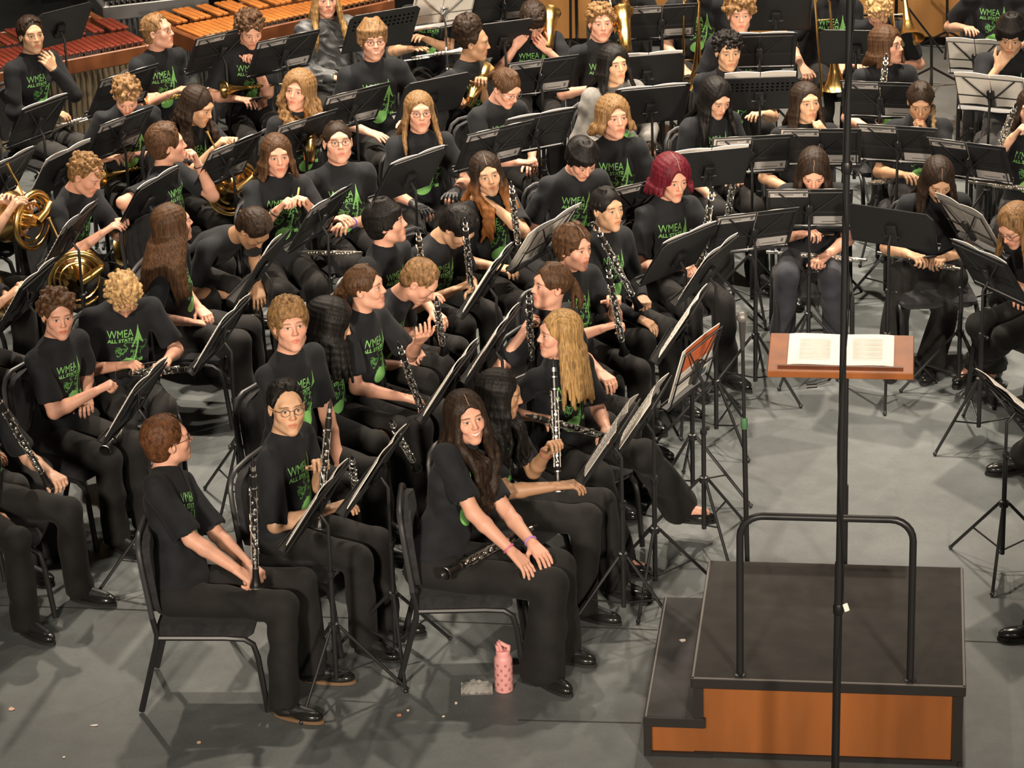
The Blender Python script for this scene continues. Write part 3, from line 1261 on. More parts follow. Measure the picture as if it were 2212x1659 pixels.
FLOORM = floor_mat()
m = MB()
m.box((0, 16, -.05), (14, 13, .05))
structure(m.build('floor', FLOORM))
m = MB()
SEAM = mat('floor_seam', (.03, .03, .03), .8)
for (a, b) in (((0, 1308), (420, 1322)), ((420, 1322), (1420, 1361)), ((2085, 1385), (2300, 1394)), ((1120, 1556), (1385, 1562)), ((-100, 470), (330, 482)), ((1640, 640), (2300, 655))):
    p, q = at_z(*a), at_z(*b)
    d = unit(q - p)
    n = V(-d[1], d[0], 0)
    c = (p + q) / 2
    m.box(c + V(0, 0, .0008), (np.linalg.norm(q - p) / 2, .005, .0008), np.stack([d, n, EZ], 1))
structure(m.build('trim_1', SEAM))

# back wall of wooden panels with a dark plinth
WL, WR = at_z(1020, 104), at_z(2400, 98)
wd_ = unit(WR - WL)
wn = V(wd_[1], -wd_[0], 0)
WOODW = wood('amber_panel', (.56, .27, .085), .5)
m = MB()
LEN = np.linalg.norm(WR - WL)
npan = 6
for i in range(npan):
    a, b = LEN * i / npan + .012, LEN * (i + 1) / npan - .012
    m.box(WL + wd_ * (a + b) / 2 + EZ * 1.62 - wn * .03, ((b - a) / 2, .03, 1.55), np.stack([wd_, wn, EZ], 1), .008)
structure(m.build('wall_back', WOODW))
m = MB()
m.box(WL + wd_ * LEN / 2 + EZ * .03 - wn * .05, (LEN / 2, .02, .03), np.stack([wd_, wn, EZ], 1))
structure(m.build('baseboard_back', STEEL))
m = MB()
cl = at_z(-300, -30)
cr = WL + V(0, .35, 0)
dd = unit(cr - cl)
nn = V(dd[1], -dd[0], 0)
cn = int(np.linalg.norm(cr - cl) / .06)
rows = []
for z in (0.0, 4.0):
    rows.append([cl + dd * (.06 * i) + nn * (.05 * sin(i * 1.3) + .03 * sin(i * .47)) + EZ * z for i in range(cn)] + [cl + dd * (.06 * i) + nn * (.05 * sin(i * 1.3) + .03 * sin(i * .47) - .02) + EZ * z for i in range(cn)][::-1])
m.rings(rows)
structure(m.build('wall_curtain', mat('black_velour', (.010, .010, .011), .95, sheen=.1), smooth=True))

# ---------------------------------------------------------------- podium
BK = mat('podium_edge', (.016, .014, .013), .5)
TOP = mat('podium_carpet', (.024, .021, .018), .8, noise=9, var=.3, bump=(300, .25, .003))
STEPM = mat('worn_step', (.034, .034, .035), .3, noise=5, var=.45)
ORG = wood('orange_veneer', (.25, .082, .018), .5, 5)
MP = np.stack([EX, EY, EZ], 1)
pod = empty('podium', tuple(PO))
tag(pod, "conductor's podium with orange wooden front, black edges and one side step", 'podium')
og = PO
P_ = lambda x, y, z: PO + EX * x + EY * y + EZ * z
w_, d_, h_ = 1.22, 1.22, .406


def part(fn, name, mt, parent=pod, org=PO, smooth=False):
    mm = MB()
    fn(mm)
    return mm.build(name, mt, parent, org, smooth)


part(lambda m: m.box(P_(w_ / 2, d_ / 2, h_ - .006), (w_ / 2 - .012, d_ / 2 - .012, .008), MP), 'top', TOP)
part(lambda m: (m.box(P_(w_ / 2, .012, h_ - .025), (w_ / 2, .014, .025), MP, .004), m.box(P_(w_ / 2, d_ - .012, h_ - .025), (w_ / 2, .014, .025), MP, .004),
                m.box(P_(.012, d_ / 2, h_ - .025), (.014, d_ / 2, .025), MP, .004), m.box(P_(w_ - .012, d_ / 2, h_ - .025), (.014, d_ / 2, .025), MP, .004),
                m.box(P_(.030, .018, h_ * .75 - .02), (.022, .014, h_ / 4 - .006), MP), m.box(P_(w_ - .03, .022, h_ / 2 - .02), (.022, .014, h_ / 2 - .03), MP),
                m.box(P_(w_ / 2, .022, .012), (w_ / 2 - .01, .012, .012), MP), m.box(P_(w_ - .014, d_ / 2, .012), (.012, d_ / 2, .012), MP)), 'edge_frame', BK)
part(lambda m: (m.box(P_(w_ / 2, d_ / 2, h_ / 2 - .012), (w_ / 2 - .02, d_ / 2 - .025, h_ / 2 - .012), MP)), 'panel', ORG)
st = part(lambda m: m.box(P_(-.10, d_ / 2, h_ / 2 - .004), (.115, d_ / 2 - .006, .006), MP, .003), 'step', STEPM)
part(lambda m: m.box(P_(-.085, d_ / 2, h_ / 4 - .01), (.11, d_ / 2 - .0255, h_ / 4 - .008), MP), 'step_panel', ORG, st, PO)
part(lambda m: (m.box(P_(-.078, .010, h_ / 2 - .026), (.140, .013, .024), MP, .003), m.box(P_(-.20, .012, h_ / 4 - .01), (.018, .013, h_ / 4 - .012), MP),
                m.box(P_(-.213, d_ / 2, h_ / 2 - .026), (.006, d_ / 2, .022), MP), m.box(P_(-.06, .014, .010), (.155, .010, .010), MP)), 'step_edge', BK, st, PO)
part(lambda m: (m.box(P_(w_ / 2, .006, h_ + .001), (w_ / 2, .005, .0016), MP), m.box(P_(w_ - .006, d_ / 2, h_ + .001), (.005, d_ / 2, .0016), MP), m.box(P_(.006, d_ / 2, h_ + .001), (.005, d_ / 2, .0016), MP), m.box(P_(-.207, d_ / 2, h_ / 2 + .003), (.004, d_ / 2, .0014), MP)), 'edge_trim', mat('worn_edge', (.14, .13, .12), .5))
rr = [P_(.216, .05, h_)]
for a in np.linspace(pi, pi / 2, 7):
    rr.append(P_(.216 + .10 + .10 * cos(a), .05, h_ + .689 + .10 * sin(a)))
for a in np.linspace(pi / 2, 0, 7):
    rr.append(P_(.974 - .10 + .10 * cos(a), .05, h_ + .689 + .10 * sin(a)))
rr.append(P_(.974, .05, h_))
part(lambda m: (m.tube(rr, .0165, 12), m.lathe(P_(.216, .05, h_), EZ, [(0, .028), (.006, .028), (.01, .018)]), m.lathe(P_(.974, .05, h_), EZ, [(0, .028), (.006, .028), (.01, .018)])), 'rail', STEEL, smooth=True)

# ---------------------------------------------------------------- conductor's desk
_b = at_z(1821, 1262)
_r = ray(1817, 768)
DC = CAM + _r * (_b[1] / _r[1])
sc_ = FPX / depth_of(DC)
dw = 312 / sc_
cds = empty('conductor_desk', (_b[0], _b[1], 0))
tag(cds, "conductor's wooden music desk holding an open score behind the podium rail", 'music stand')
tl = radians(7)
ey2 = unit(EY * cos(tl) + EZ * sin(tl))
Md = np.stack([EX, ey2, np.cross(EX, ey2)], 1)
CO = V(_b[0], _b[1], 0)
CHER = wood('cherry_veneer', (.225, .072, .019), .5, 7)
dh = .40
D_ = lambda x, y, z: DC + EX * x + ey2 * y + Md[:, 2] * z
part(lambda m: m.box(D_(0, 0, 0), (dw / 2, dh / 2, .011), Md, .004), 'desk_top', CHER, cds, CO)
part(lambda m: m.box(D_(0, -dh / 2 + .045, .018), (dw / 2 - .05, .006, .010), Md), 'ledge', wood('dark_cherry', (.10, .03, .012)), cds, CO)
part(lambda m: m.box(D_(0, -dh / 2 + .004, .004), (dw / 2, .012, .018), Md, .004), 'lip', CHER, cds, CO)
part(lambda m: (m.tube([CO + EZ * .03, CO + EZ * .55], .021, 12), m.tube([CO + EZ * .5, CO + EZ * (DC[2] - .12)], .015, 10), m.tube([CO + EZ * (DC[2] - .12), DC - Md[:, 2] * .01], .012, 8)), 'column', STEEL, cds, CO, True)
part(lambda m: (m.tube([DC - EZ * .06, DC - EZ * .06 - EX * .06 - EY * .19, DC - EZ * .075 - EX * .13 - EY * .21], .006, 8), m.tube([DC - EZ * .075 - EX * .11 - EY * .21, DC - EZ * .08 - EX * .16 - EY * .21], .011, 8)), 'tilt_handle', PLASTIC, cds, CO, True)
for i in range(4):
    a = pi / 4 + i * pi / 2
    part(lambda m: m.tube([CO + EZ * .04, CO + V(cos(a), sin(a), 0) * .17 + EZ * .016], [.02, .014], 8), 'foot', STEEL, cds, CO, True)


def score_page(m, x0, x1, y0, y1, bulge):
    n = 10
    rows = []
    for z in (0.0, .006):
        top = [D_(x0 + (x1 - x0) * i / n, y1, .0135 + z + bulge * sin(pi * (i / n if x1 < 0.03 else 1 - i / n) ** .6) * .5) for i in range(n + 1)]
        bot = [D_(x0 + (x1 - x0) * i / n, y0, .0135 + z + bulge * sin(pi * (i / n if x1 < 0.03 else 1 - i / n) ** .6) * .5) for i in range(n + 1)][::-1]
        rows.append(top + bot)
    m.rings(rows)


sr = empty('score', tuple(D_(0, 0, .012)))
tag(sr, "open printed score lying on the conductor's wooden desk", 'sheet music')
SO = D_(0, 0, .012)
xl, xm, xr = (1703 - 1817) / sc_, (1818 - 1817) / sc_, (1930 - 1817) / sc_
for a, b in ((xl, xm), (xm, xr)):
    pg = part(lambda m: score_page(m, a, b, -.125, .178, .010), 'page', PAPER, sr, SO)
    def staves(m):
        for j in range(13):
            y = .105 - j * .0155 if a < -.05 else .115 - j * .016
            m.box(D_((a + b) / 2, y, .0292), ((b - a) / 2 - .055, .0022, .0004), Md)
            if j % 3 != 2:
                m.box(D_((a + b) / 2, y + .007, .0292), ((b - a) / 2 - .055, .0007, .0004), Md)
    part(staves, 'notation', mat('faint_ink', (.47, .45, .42), .8), pg, SO)
bt = MB()
b0, b1 = D_(-.18, -dh / 2 + .064, .017), D_(.20, -dh / 2 + .060, .017)
bt.lathe(b0, b1 - b0, [(0, .0035), (.30, .0025), (.34, .009), (.37, .008), (.38, .001)])
bo = bt.build('baton', mat('dark_wood_handle', (.06, .025, .012), .5), smooth=True)
tag(bo, "conductor's dark baton resting along the desk ledge below the score", 'baton')

# ---------------------------------------------------------------- tall microphone mast and the small microphone
g0 = at_z(1801, 1830)
t0 = ray(1837, -60)
t0 = CAM + t0 * ((g0[1] + .05) / t0[1])
mast = empty('microphone_mast', tuple(g0))
tag(mast, 'tall thin black microphone mast rising in front of the podium', 'microphone stand')
dm = unit(t0 - g0)
Lm = np.linalg.norm(t0 - g0)
part(lambda m: (m.tube([g0 + EZ * .02, g0 + dm * 1.35], .0175, 12), m.tube([g0 + dm * 1.3, g0 + dm * (Lm)], .0140, 12)), 'pole', STEEL, mast, g0, True)
for yv in (1280, 288):
    c = g0 + dm * (np.linalg.norm(at_d(1810, yv, depth_of(g0 + dm * .6)) - g0))
    cl = part(lambda m: m.lathe(c - dm * .02, dm, [(0, .019), (.008, .022), (.04, .022), (.048, .019)]), 'clutch', PLASTIC, mast, g0, True)
    if yv == 1280:
        part(lambda m: m.box(c + V(.03, -.02, .02), (.011, .004, .018), np.stack([unit(V(1, .2, .3)), unit(V(-.2, 1, 0)), unit(V(-.3, 0, 1))], 1), .002), 'paper_tag', PAPER, cl, g0)
    else:
        part(lambda m: m.tube([c, c + V(.05, 0, .0), c + V(.075, 0, .035)], .006, 6), 'wing_screw', STEEL, cl, g0, True)
cab = [g0 + dm * t + V(.017 * cos(t * 5), -.017, 0) * (1 if t > 1 else .9) for t in np.linspace(.1, Lm, 40)]
part(lambda m: m.tube(cab, .0033, 5), 'cable', PLASTIC, mast, g0, True)
for a in (.4, 2.5, 4.6):
    part(lambda m: m.tube([g0 + EZ * .22, g0 + V(cos(a) * .22, sin(a) * .16, .02)], .010, 8), 'leg', STEEL, mast, g0, True)

mb = at_z(1615, 1268)
mtp = ray(1603, 690)
mtp = CAM + mtp * (mb[1] / mtp[1])
mic = empty('microphone_stand', tuple(mb))
tag(mic, 'slim black microphone stand with a round grille microphone behind the podium', 'microphone stand')
part(lambda m: (m.tube([mb + EZ * .02, mb + (mtp - mb) * .62], .013, 10), m.tube([mb + (mtp - mb) * .6, mb + (mtp - mb) * .93], .009, 10)), 'pole', STEEL, mic, mb, True)
part(lambda m: m.lathe(mb, EZ, [(0, .13), (.014, .13), (.022, .10), (.03, .02)], 20), 'base', STEEL, mic, mb, True)
um = unit(mtp - mb)
hd_ = part(lambda m: m.lathe(mtp - um * .16, um, [(0, .009), (.02, .012), (.13, .017), (.15, .018)]), 'microphone', STEELG, mic, mb, True)
part(lambda m: m.ball(mtp + um * .012, (.029, .029, .029), 10), 'grille', mat('grille_mesh', (.22, .21, .20), .5, .6, noise=300, var=.6), hd_, mb, True)
part(lambda m: m.lathe(mb + (mtp - mb) * .60, um, [(0, .013), (.01, .017), (.05, .017), (.06, .013)]), 'clutch', mat('green_tape', (.05, .14, .06), .6), mic, mb, True)
# ---------------------------------------------------------------- chairs
CONDUCTOR = V(1.65, 15.8, 0)          # the point the curved rows face


def make_chair():
    r = empty('chair')
    def P(fn, name, mt, smooth=True, parent=r):
        m = MB()
        fn(m)
        return m.build(name, mt, parent, (0, 0, 0), smooth)
    P(lambda m: (m.box((0, -.020, .418), (.226, .232, .036), None, .028)), 'seat', PADF)
    n = 14
    def pad(y0, th, sh):
        rows = []
        for z, hw in ((.52, .19), (.56, .205), (.66, .21), (.78, .208), (.83, .196), (.86, .165), (.875, .11)):
            rows.append([(hw * sh * x, y0 + .10 * (z - .5) + .03 * (x * x) * -1 + s, z) for x, s in [(-1, 0), (-.5, 0), (0, 0), (.5, 0), (1, 0), (1, th), (.5, th * 1.2), (0, th * 1.2), (-.5, th * 1.2), (-1, th)]])
        return rows
    P(lambda m: m.rings(pad(.205, .035, 1.0)), 'backrest', PADF)
    for j in (1, -1):
        x = .222 * j
        P(lambda m: m.tube([(x, -.300, .012), (x, -.268, .30), (x, -.250, .365), (x, -.21, .392), (x, -.12, .398), (x, .19, .398)], .0145, 8), 'leg', STEEL)
        P(lambda m: m.tube([(x, .30, .012), (x, .205, .36), (x, .198, .41), (x, .215, .50)], .0145, 8), 'leg', STEEL)
    arch = [(.222, .215, .50), (.224, .245, .74), (.216, .255, .82), (.19, .262, .865), (.14, .266, .888), (0, .268, .893)]
    P(lambda m: m.tube(arch + [(-x, y, z) for x, y, z in arch[::-1][1:]], .0135, 8), 'back_frame', STEELG)
    P(lambda m: (m.tube([(-.222, -.16, .395), (.222, -.16, .395)], .009, 6), m.tube([(-.222, .17, .395), (.222, .17, .395)], .009, 6)), 'seat_frame', STEELG)
    return r


CH0 = [None]


def chair_for(pos, yaw, label, seat=.45):
    if CH0[0] is None:
        CH0[0] = make_chair()
        r = CH0[0]
    else:
        r = copy_tree(CH0[0])
    r.location = (pos[0], pos[1], 0)
    r.rotation_euler = (0, 0, radians(yaw))
    tag(r, label, 'chair', "the musicians' chairs")
    return r


# ---------------------------------------------------------------- music stands, folders and sheets
BAND = mat('grey_print_band', (.36, .34, .33), .7)
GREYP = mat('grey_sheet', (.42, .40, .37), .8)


def stand(sp):
    g = sp.get
    c = at_z(*sp['at'], g('z', 1.0))
    yaw = g('yaw')
    if yaw is None:
        d = unit((c - CONDUCTOR) * V(1, 1, 0))
        if d[0] < 0 and d[1] < .28:
            d = V(-.96, .28, 0)
        yaw = math.degrees(math.atan2(d[0], -d[1]))
    yaw += g('dy', 0)
    F = dirv(yaw)
    R = np.cross(F, EZ)
    tl = radians(g('tilt', 58))
    up = unit(EZ * sin(tl) - F * cos(tl))
    nrm = np.cross(up, R) * -1
    nrm = unit(F * sin(tl) + EZ * cos(tl))
    M = np.stack([R, up, nrm], 1)
    w, h = g('w', .48), g('h', .33)
    base = V(c[0], c[1], 0) - F * g('off', .05)
    O = empty('music_stand', tuple(base))
    tag(O, sp['label'], 'music stand', 'black music stands')
    Q = lambda x, y, z=0.0: c + R * x + up * y + nrm * z

    def P(fn, name, mt, parent=O, org=base, smooth=True):
        m = MB()
        fn(m)
        return m.build(name, mt, parent, org, smooth)
    hb = .36
    clamp = Q(0, -.03, -.035)
    ST = g('mat', STEEL)
    a0 = radians(g('la', 20))
    for i in range(3):
        a = a0 + i * 2 * pi / 3
        e = base + V(cos(a), sin(a), 0) * .33 + EZ * .012
        tp = base + V(cos(a), sin(a), 0) * .025 + EZ * hb
        mid = tp * .45 + e * .55
        P(lambda m: (m.tube([tp, e], .0085, 8), m.ball(e, (.012, .012, .012), 6), m.tube([mid, base + EZ * .10], .005, 6)), 'leg', ST)
    P(lambda m: (m.tube([base + EZ * .08, base + EZ * .64], .0125, 10), m.lathe(base + EZ * (hb - .02), EZ, [(0, .014), (.005, .024), (.035, .024), (.04, .014)])), 'pole', ST)
    P(lambda m: m.tube([base + EZ * .62, base * V(1, 1, 0) + EZ * (clamp[2] - .05), clamp], .0085, 8), 'shaft', ST)
    P(lambda m: (m.lathe(base + EZ * .61, EZ, [(0, .013), (.006, .018), (.03, .018), (.036, .011)]), m.tube([base + EZ * .628, base + EZ * .628 + R * .045], .006, 6), m.ball(base + EZ * .628 + R * .05, (.010, .010, .013), 6)), 'clutch', ST)
    kind = g('kind', 'wire')
    if kind == 'wire':
        hw, hh = w / 2, h / 2
        dk = P(lambda m: (m.tube([Q(-hw * .92, hh * .95, -.012), Q(hw * .92, hh * .95, -.012), Q(hw * .92, -hh, -.012), Q(-hw * .92, -hh, -.012)], .0045, 6, loop=True),
                          m.tube([clamp, Q(-hw * .70, hh * .92, -.014)], .0050, 6), m.tube([clamp, Q(hw * .70, hh * .92, -.014)], .0050, 6),
                          m.tube([Q(-hw * .92, -.1 * hh, -.014), Q(hw * .92, -.1 * hh, -.014)], .0042, 6),
                          m.box(Q(0, -.02, -.024), (.022, .07, .012), M, .004)), 'desk', ST)
        P(lambda m: (m.box(Q(0, -hh, .012), (hw, .004, .024), M), m.box(Q(0, -hh + .008, .034), (hw, .009, .002), M)), 'lip', ST, dk, base, False)
    else:
        hw, hh = w / 2, h / 2
        poly = [(-hw, -hh), (hw, -hh), (hw, hh - .03), (hw - .03, hh), (-hw + .03, hh), (-hw, hh - .03)]
        dk = P(lambda m: (m.plate(poly, Q(0, 0, -.008), R, up, .004), m.tube([Q(-hw, -hh, -.008), Q(-hw, hh - .03, -.008), Q(-hw + .03, hh, -.008), Q(hw - .03, hh, -.008), Q(hw, hh - .03, -.008), Q(hw, -hh, -.008)], .0050, 6)), 'desk', ST, smooth=False)
        P(lambda m: (m.box(Q(0, -hh, .018), (hw, .004, .028), M), m.box(Q(0, -hh + .008, .044), (hw, .010, .002), M)), 'lip', ST, dk, base, False)
        P(lambda m: (m.box(Q(0, -.03, -.022), (.032, .06, .012), M, .005), m.tube([Q(-.05, -.05, -.028), Q(.05, -.05, -.028)], .008, 8)), 'bracket', ST)
        if kind == 'perf':
            me = bpy.data.meshes.new('perforation_pattern')
            nx, ny = 14, 3
            vs, fs, mi = [], [], []
            for iy in range(ny * 3 + 1):
                for ix in range(nx * 3 + 1):
                    fx = lambda t, n: (t // 3 + (0, .28, .72)[t % 3]) / n
                    vs.append(tuple(Q((fx(ix, nx) - .5) * w * .9, hh * (.12 + .62 * fx(iy, ny)), -.0108) - base))
            for iy in range(ny * 3):
                for ix in range(nx * 3):
                    a_ = iy * (nx * 3 + 1) + ix
                    fs.append((a_, a_ + 1, a_ + nx * 3 + 2, a_ + nx * 3 + 1))
                    mi.append(int(ix % 3 == 1 and iy % 3 == 1))
            me.from_pydata(vs, [], fs)
            me.materials.append(ST)
            me.materials.append(mat('hole_dark', (.001, .001, .001), .95, spec=0))
            me.polygons.foreach_set('material_index', mi)
            link('perforation_pattern', me, dk)
    # what lies on it
    cov = g('folder', 1 if kind == 'wire' else 0)
    tilt_off = g('fx', 0.0)
    nm = sp['name']
    if cov:
        fo = empty('music_folder', tuple(Q(tilt_off, 0)))
        og = Q(tilt_off, 0)
        fw, fh = g('fw', .245), g('fh', .325)
        tag(fo, g('flabel', 'open black music folder with grey printed bands on the ' + nm), 'music folder', 'open music folders')
        lift = fh / 2 - h / 2 + .012
        for j in (1, -1):
            cv = P(lambda m: m.box(Q(tilt_off + j * (fw / 2 + .002), lift, .002), (fw / 2, fh / 2, .0018), M), 'cover', FOLDER, fo, og, False)
            # the player's right cover carries the lower band, seen from behind on the left, and the other the upper band
            def bands(m):
                if j == 1:
                    m.box(Q(tilt_off + fw * .52, lift - fh * .36, -.0008), (fw * .42, fh * .105, .0006), M)
                else:
                    m.box(Q(tilt_off - fw * .50, lift + fh * .38, -.0008), (fw * .46, fh * .09, .0006), M)
            if cov == 1:
                b_ = P(bands, 'cover_band', BAND, cv, og, False)

                def mk(m):
                    if j == 1:
                        m.box(Q(tilt_off + fw * .80, lift - fh * .36, -.0018), (fw * .03, fh * .045, .0005), M)
                        m.box(Q(tilt_off + fw * .50, lift - fh * .40, -.0018), (fw * .20, fh * .010, .0005), M)
                    else:
                        m.box(Q(tilt_off - fw * .12, lift + fh * .38, -.0018), (fw * .035, fh * .055, .0005), M)
                        m.box(Q(tilt_off - fw * .42, lift + fh * .40, -.0018), (fw * .20, fh * .012, .0005), M)
                        m.box(Q(tilt_off - fw * .60, lift + fh * .36, -.0018), (fw * .22, fh * .010, .0005), M)
                P(mk, 'printed_marks_pattern', INK, cv, og, False)
    bp_ = g('backprint')
    pages = g('pages', 2)
    if pages:
        s_ = empty('sheet_music', tuple(Q(tilt_off, 0)))
        og = Q(tilt_off, 0)
        tag(s_, g('plabel', 'printed music pages open on the ' + nm), 'sheet music', 'sheet music on the stands')
        pw, ph = g('pw', .225), g('ph', .30)
        lift = ph / 2 - h / 2 + .014 + g('rise', .022 if cov != 1 else .006)
        js = (1, -1) if pages == 2 else (0,)
        for j in js:
            cx = tilt_off + j * (pw / 2 + .003) + g('pxo', 0)
            n = 8
            th = .0035
            rows = []
            for z in (.006, .006 + th):
                top = [Q(cx - pw / 2 + pw * i / n, lift + ph / 2, z + .010 * sin(pi * i / n) * g('curl', 1)) for i in range(n + 1)]
                bot = [Q(cx - pw / 2 + pw * i / n, lift - ph / 2, z + .010 * sin(pi * i / n) * g('curl', 1)) for i in range(n + 1)][::-1]
                rows.append(top + bot)
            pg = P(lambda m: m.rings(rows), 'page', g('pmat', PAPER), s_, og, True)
            if bp_:
                zb = lambda x: .0052 + .010 * sin(pi * max(0, min(1, (x - cx + pw / 2) / pw))) * g('curl', 1)

                def sheet(m, x0, x1, y0, y1, dz):
                    rr_ = [[Q(x0 + (x1 - x0) * i / 6, lift + y, zb(x0 + (x1 - x0) * i / 6) - d_) for i in range(7)] for y, d_ in ((y0, dz), (y1, dz), (y1, dz + .0006), (y0, dz + .0006))]
                    m.rings(rr_, closed=False, caps=False)
                P(lambda m: sheet(m, cx - pw * .40, cx + pw * .48, -ph * .02, ph * .49, .0006), 'orange_heading', mat('orange_print', (.62, .145, .05), .75), pg, og, False)
                P(lambda m: [sheet(m, cx - pw * .36, cx + pw * (.3 + .1 * (i % 2)), -ph * (.10 + .045 * i), -ph * (.085 + .045 * i), .0006) for i in range(7)], 'staff_line_pattern', mat('faint_ink', (.47, .45, .42), .8), pg, og, False)
                P(lambda m: sheet(m, cx + pw * .20, cx + pw * .46, -ph * .46, -ph * .34, .0006), 'dark_heading', mat('slate_print', (.07, .10, .13), .8), pg, og, False)

            def staves(m):
                for r in range(9):
                    y = lift + ph * (.40 - .095 * r)
                    for i in range(1, n - 1):
                        x0, x1 = cx - pw / 2 + pw * i / n, cx - pw / 2 + pw * (i + 1) / n
                        z0 = .006 + th + .0006 + .010 * sin(pi * (i + .5) / n) * g('curl', 1)
                        m.box(Q((x0 + x1) / 2, y, z0 + .0006), (pw / n / 2, .0035, .0008), M)
            P(staves, 'staff_line_pattern', mat('faint_ink', (.47, .45, .42), .8), pg, og, False)
    return O


# ---------------------------------------------------------------- instruments
PROTO = {}


def proto(kind):
    r = empty(kind)

    def P(fn, name, mt, smooth=True, parent=r):
        m = MB()
        fn(m)
        return m.build(name, mt, parent, (0, 0, 0), smooth)
    rg = random.Random(len(kind))

    def keys(z0, z1, n, rad, w=1.0):
        def fn(m):
            for i in range(n):
                z = z0 + (z1 - z0) * i / (n - 1)
                a = rg.choice((-.5, 0.0, .5, 1.1, -1.1, 2.4)) * w
                d = V(sin(a), cos(a), 0)
                m.lathe(V(0, 0, z) + d * rad, d, [(0, .0075), (.004, .0085), (.006, .006)], 8)
            for a in (.85, -.85, 1.9):
                d = V(sin(a), cos(a), 0) * (rad + .006)
                m.tube([d + V(0, 0, z0 - .01), d + V(0, 0, z0 + (z1 - z0) * .48)], .0022, 5)
                m.tube([d + V(0, 0, z0 + (z1 - z0) * .52), d + V(0, 0, z1 + .01)], .0022, 5)
            for i in range(n // 2):
                z = z0 + (z1 - z0) * (i + .5) / (n // 2)
                a = rg.uniform(-1.5, 1.5)
                d = V(sin(a), cos(a), 0)
                m.tube([V(0, 0, z) + d * (rad + .006), V(0, 0, z + .028) + V(sin(a + .5), cos(a + .5), 0) * (rad + .008)], .0032, 5)
        return fn
    Z = V(0, 0, 1)
    if kind in ('clarinet', 'bass_clarinet'):
        P(lambda m: m.lathe((0, 0, .10), Z, [(0, .0150), (.002, .0135), (.23, .0135), (.40, .0130)]), 'body', EBONY)
        P(lambda m: m.lathe((0, 0, 0), Z, [(.07, .009), (.02, .020), (.002, .0285), (0, .030), (.004, .0305), (.02, .0235), (.05, .0175), (.085, .0155), (.10, .0165)], 16), 'bell', EBONY)
        P(lambda m: m.lathe((0, 0, .50), Z, [(0, .0145), (.03, .0160), (.06, .0145)]), 'barrel', EBONY)
        P(lambda m: m.lathe((0, 0, .56), Z, [(0, .0125), (.03, .0115), (.06, .0085), (.09, .0035)]), 'mouthpiece', EBONY)
        for z in (.097, .31, .497, .557):
            P(lambda m: m.lathe((0, 0, z), Z, [(0, .0168), (.006, .0168)]), 'ring', SILVER)
        P(lambda m: m.lathe((0, 0, 0), Z, [(0, .0310), (.004, .0312)], 16, caps=False), 'bell_ring', SILVER)
        P(lambda m: m.lathe((0, 0, .585), Z, [(0, .0135), (.02, .0128)]), 'ligature', SILVER)
        P(keys(.13, .30, 12, .0135), 'keywork', SILVER)
        P(keys(.325, .48, 10, .0135), 'keywork', SILVER)
    elif kind == 'flute':
        P(lambda m: m.lathe((0, 0, 0), Z, [(0, .0092), (.10, .0095), (.46, .0095), (.47, .0105), (.49, .0105), (.492, .0092), (.66, .0088), (.668, .010), (.672, .006)]), 'tube', SILVER)
        P(keys(.06, .43, 17, .0095, .35), 'keywork', SILVER)
        P(lambda m: m.ball((0, .008, .60), (.012, .004, .022), 8), 'lip_plate', SILVER)
    elif kind == 'oboe':
        P(lambda m: m.lathe((0, 0, 0), Z, [(0, .019), (.02, .017), (.06, .011), (.30, .0095), (.55, .0080), (.57, .010), (.575, .004)]), 'body', EBONY)
        P(keys(.08, .50, 22, .0095), 'keywork', SILVER)
        P(lambda m: m.lathe((0, 0, .575), Z, [(0, .003), (.04, .003), (.065, .0035)]), 'reed', mat('cane', (.5, .34, .13), .6))
    elif kind in ('trumpet', 'silver_trumpet'):
        B = SILVER if kind[0] == 's' else BRASS
        P(lambda m: m.lathe((0, 0, 0), Z, [(.14, .012), (.05, .027), (.012, .046), (.001, .059), (0, .061), (.003, .0615), (.012, .051), (.04, .033), (.09, .021), (.16, .013), (.22, .0080), (.36, .0068)], 18), 'bell', B)
        up = lambda t: V(0, -.042, 0) + V(0, 0, 0)
        P(lambda m: (m.tube([(0, 0, .36), (0, -.008, .39), (0, -.042, .41), (0, -.078, .39), (0, -.084, .36), (0, -.084, .12), (0, -.078, .09), (0, -.05, .075), (0, -.02, .09), (0, -.014, .12), (0, -.014, .30)], .0062, 8),
                     m.tube([(.012, -.075, .27), (.012, -.075, .48)], .0055, 8)), 'tubing', B)
        for i in range(3):
            P(lambda m: m.lathe((0, .022, .20 + i * .029), V(0, -1, 0), [(-.03, .003), (-.028, .008), (-.02, .003), (0, .003), (.002, .0125), (.125, .0125), (.13, .007)]), 'valve', B)
        P(lambda m: m.lathe((.012, -.075, .48), Z, [(0, .006), (.05, .007), (.075, .012), (.085, .0135)]), 'mouthpiece', SILVER)
    elif kind == 'french_horn':
        P(lambda m: m.lathe((.02, 0, 0), V(0, -1, 0), [(-.02, .155), (-.016, .155), (.01, .135), (.05, .090), (.10, .058), (.16, .038), (.20, .028)], 26, caps=False), 'bell', BRASS)
        circ = lambda r, y, a0, a1, n=22: [(r * cos(a), y, r * sin(a)) for a in np.linspace(a0, a1, n)]
        P(lambda m: (m.tube([(.02, -.19, 0), (.06, -.20, .06), (.10, -.19, .12)] + circ(.165, -.17, .9, 6.6), [.027, .026, .024] + list(np.linspace(.023, .009, 22)), 10),
                     m.tube(circ(.135, -.15, 0, 6.28), .0085, 8, loop=True), m.tube(circ(.10, -.15, .6, 4.9), .0085, 8)), 'coil', BRASS)
        for i in range(3):
            P(lambda m: (m.lathe((-.06, -.19, -.035 + i * .04), V(0, 1, 0), [(0, .017), (.05, .017), (.055, .008)]), m.tube([(-.06, -.15, -.035 + i * .04), (-.15, -.15, -.035 + i * .04)], .006, 6)), 'valve', BRASS)
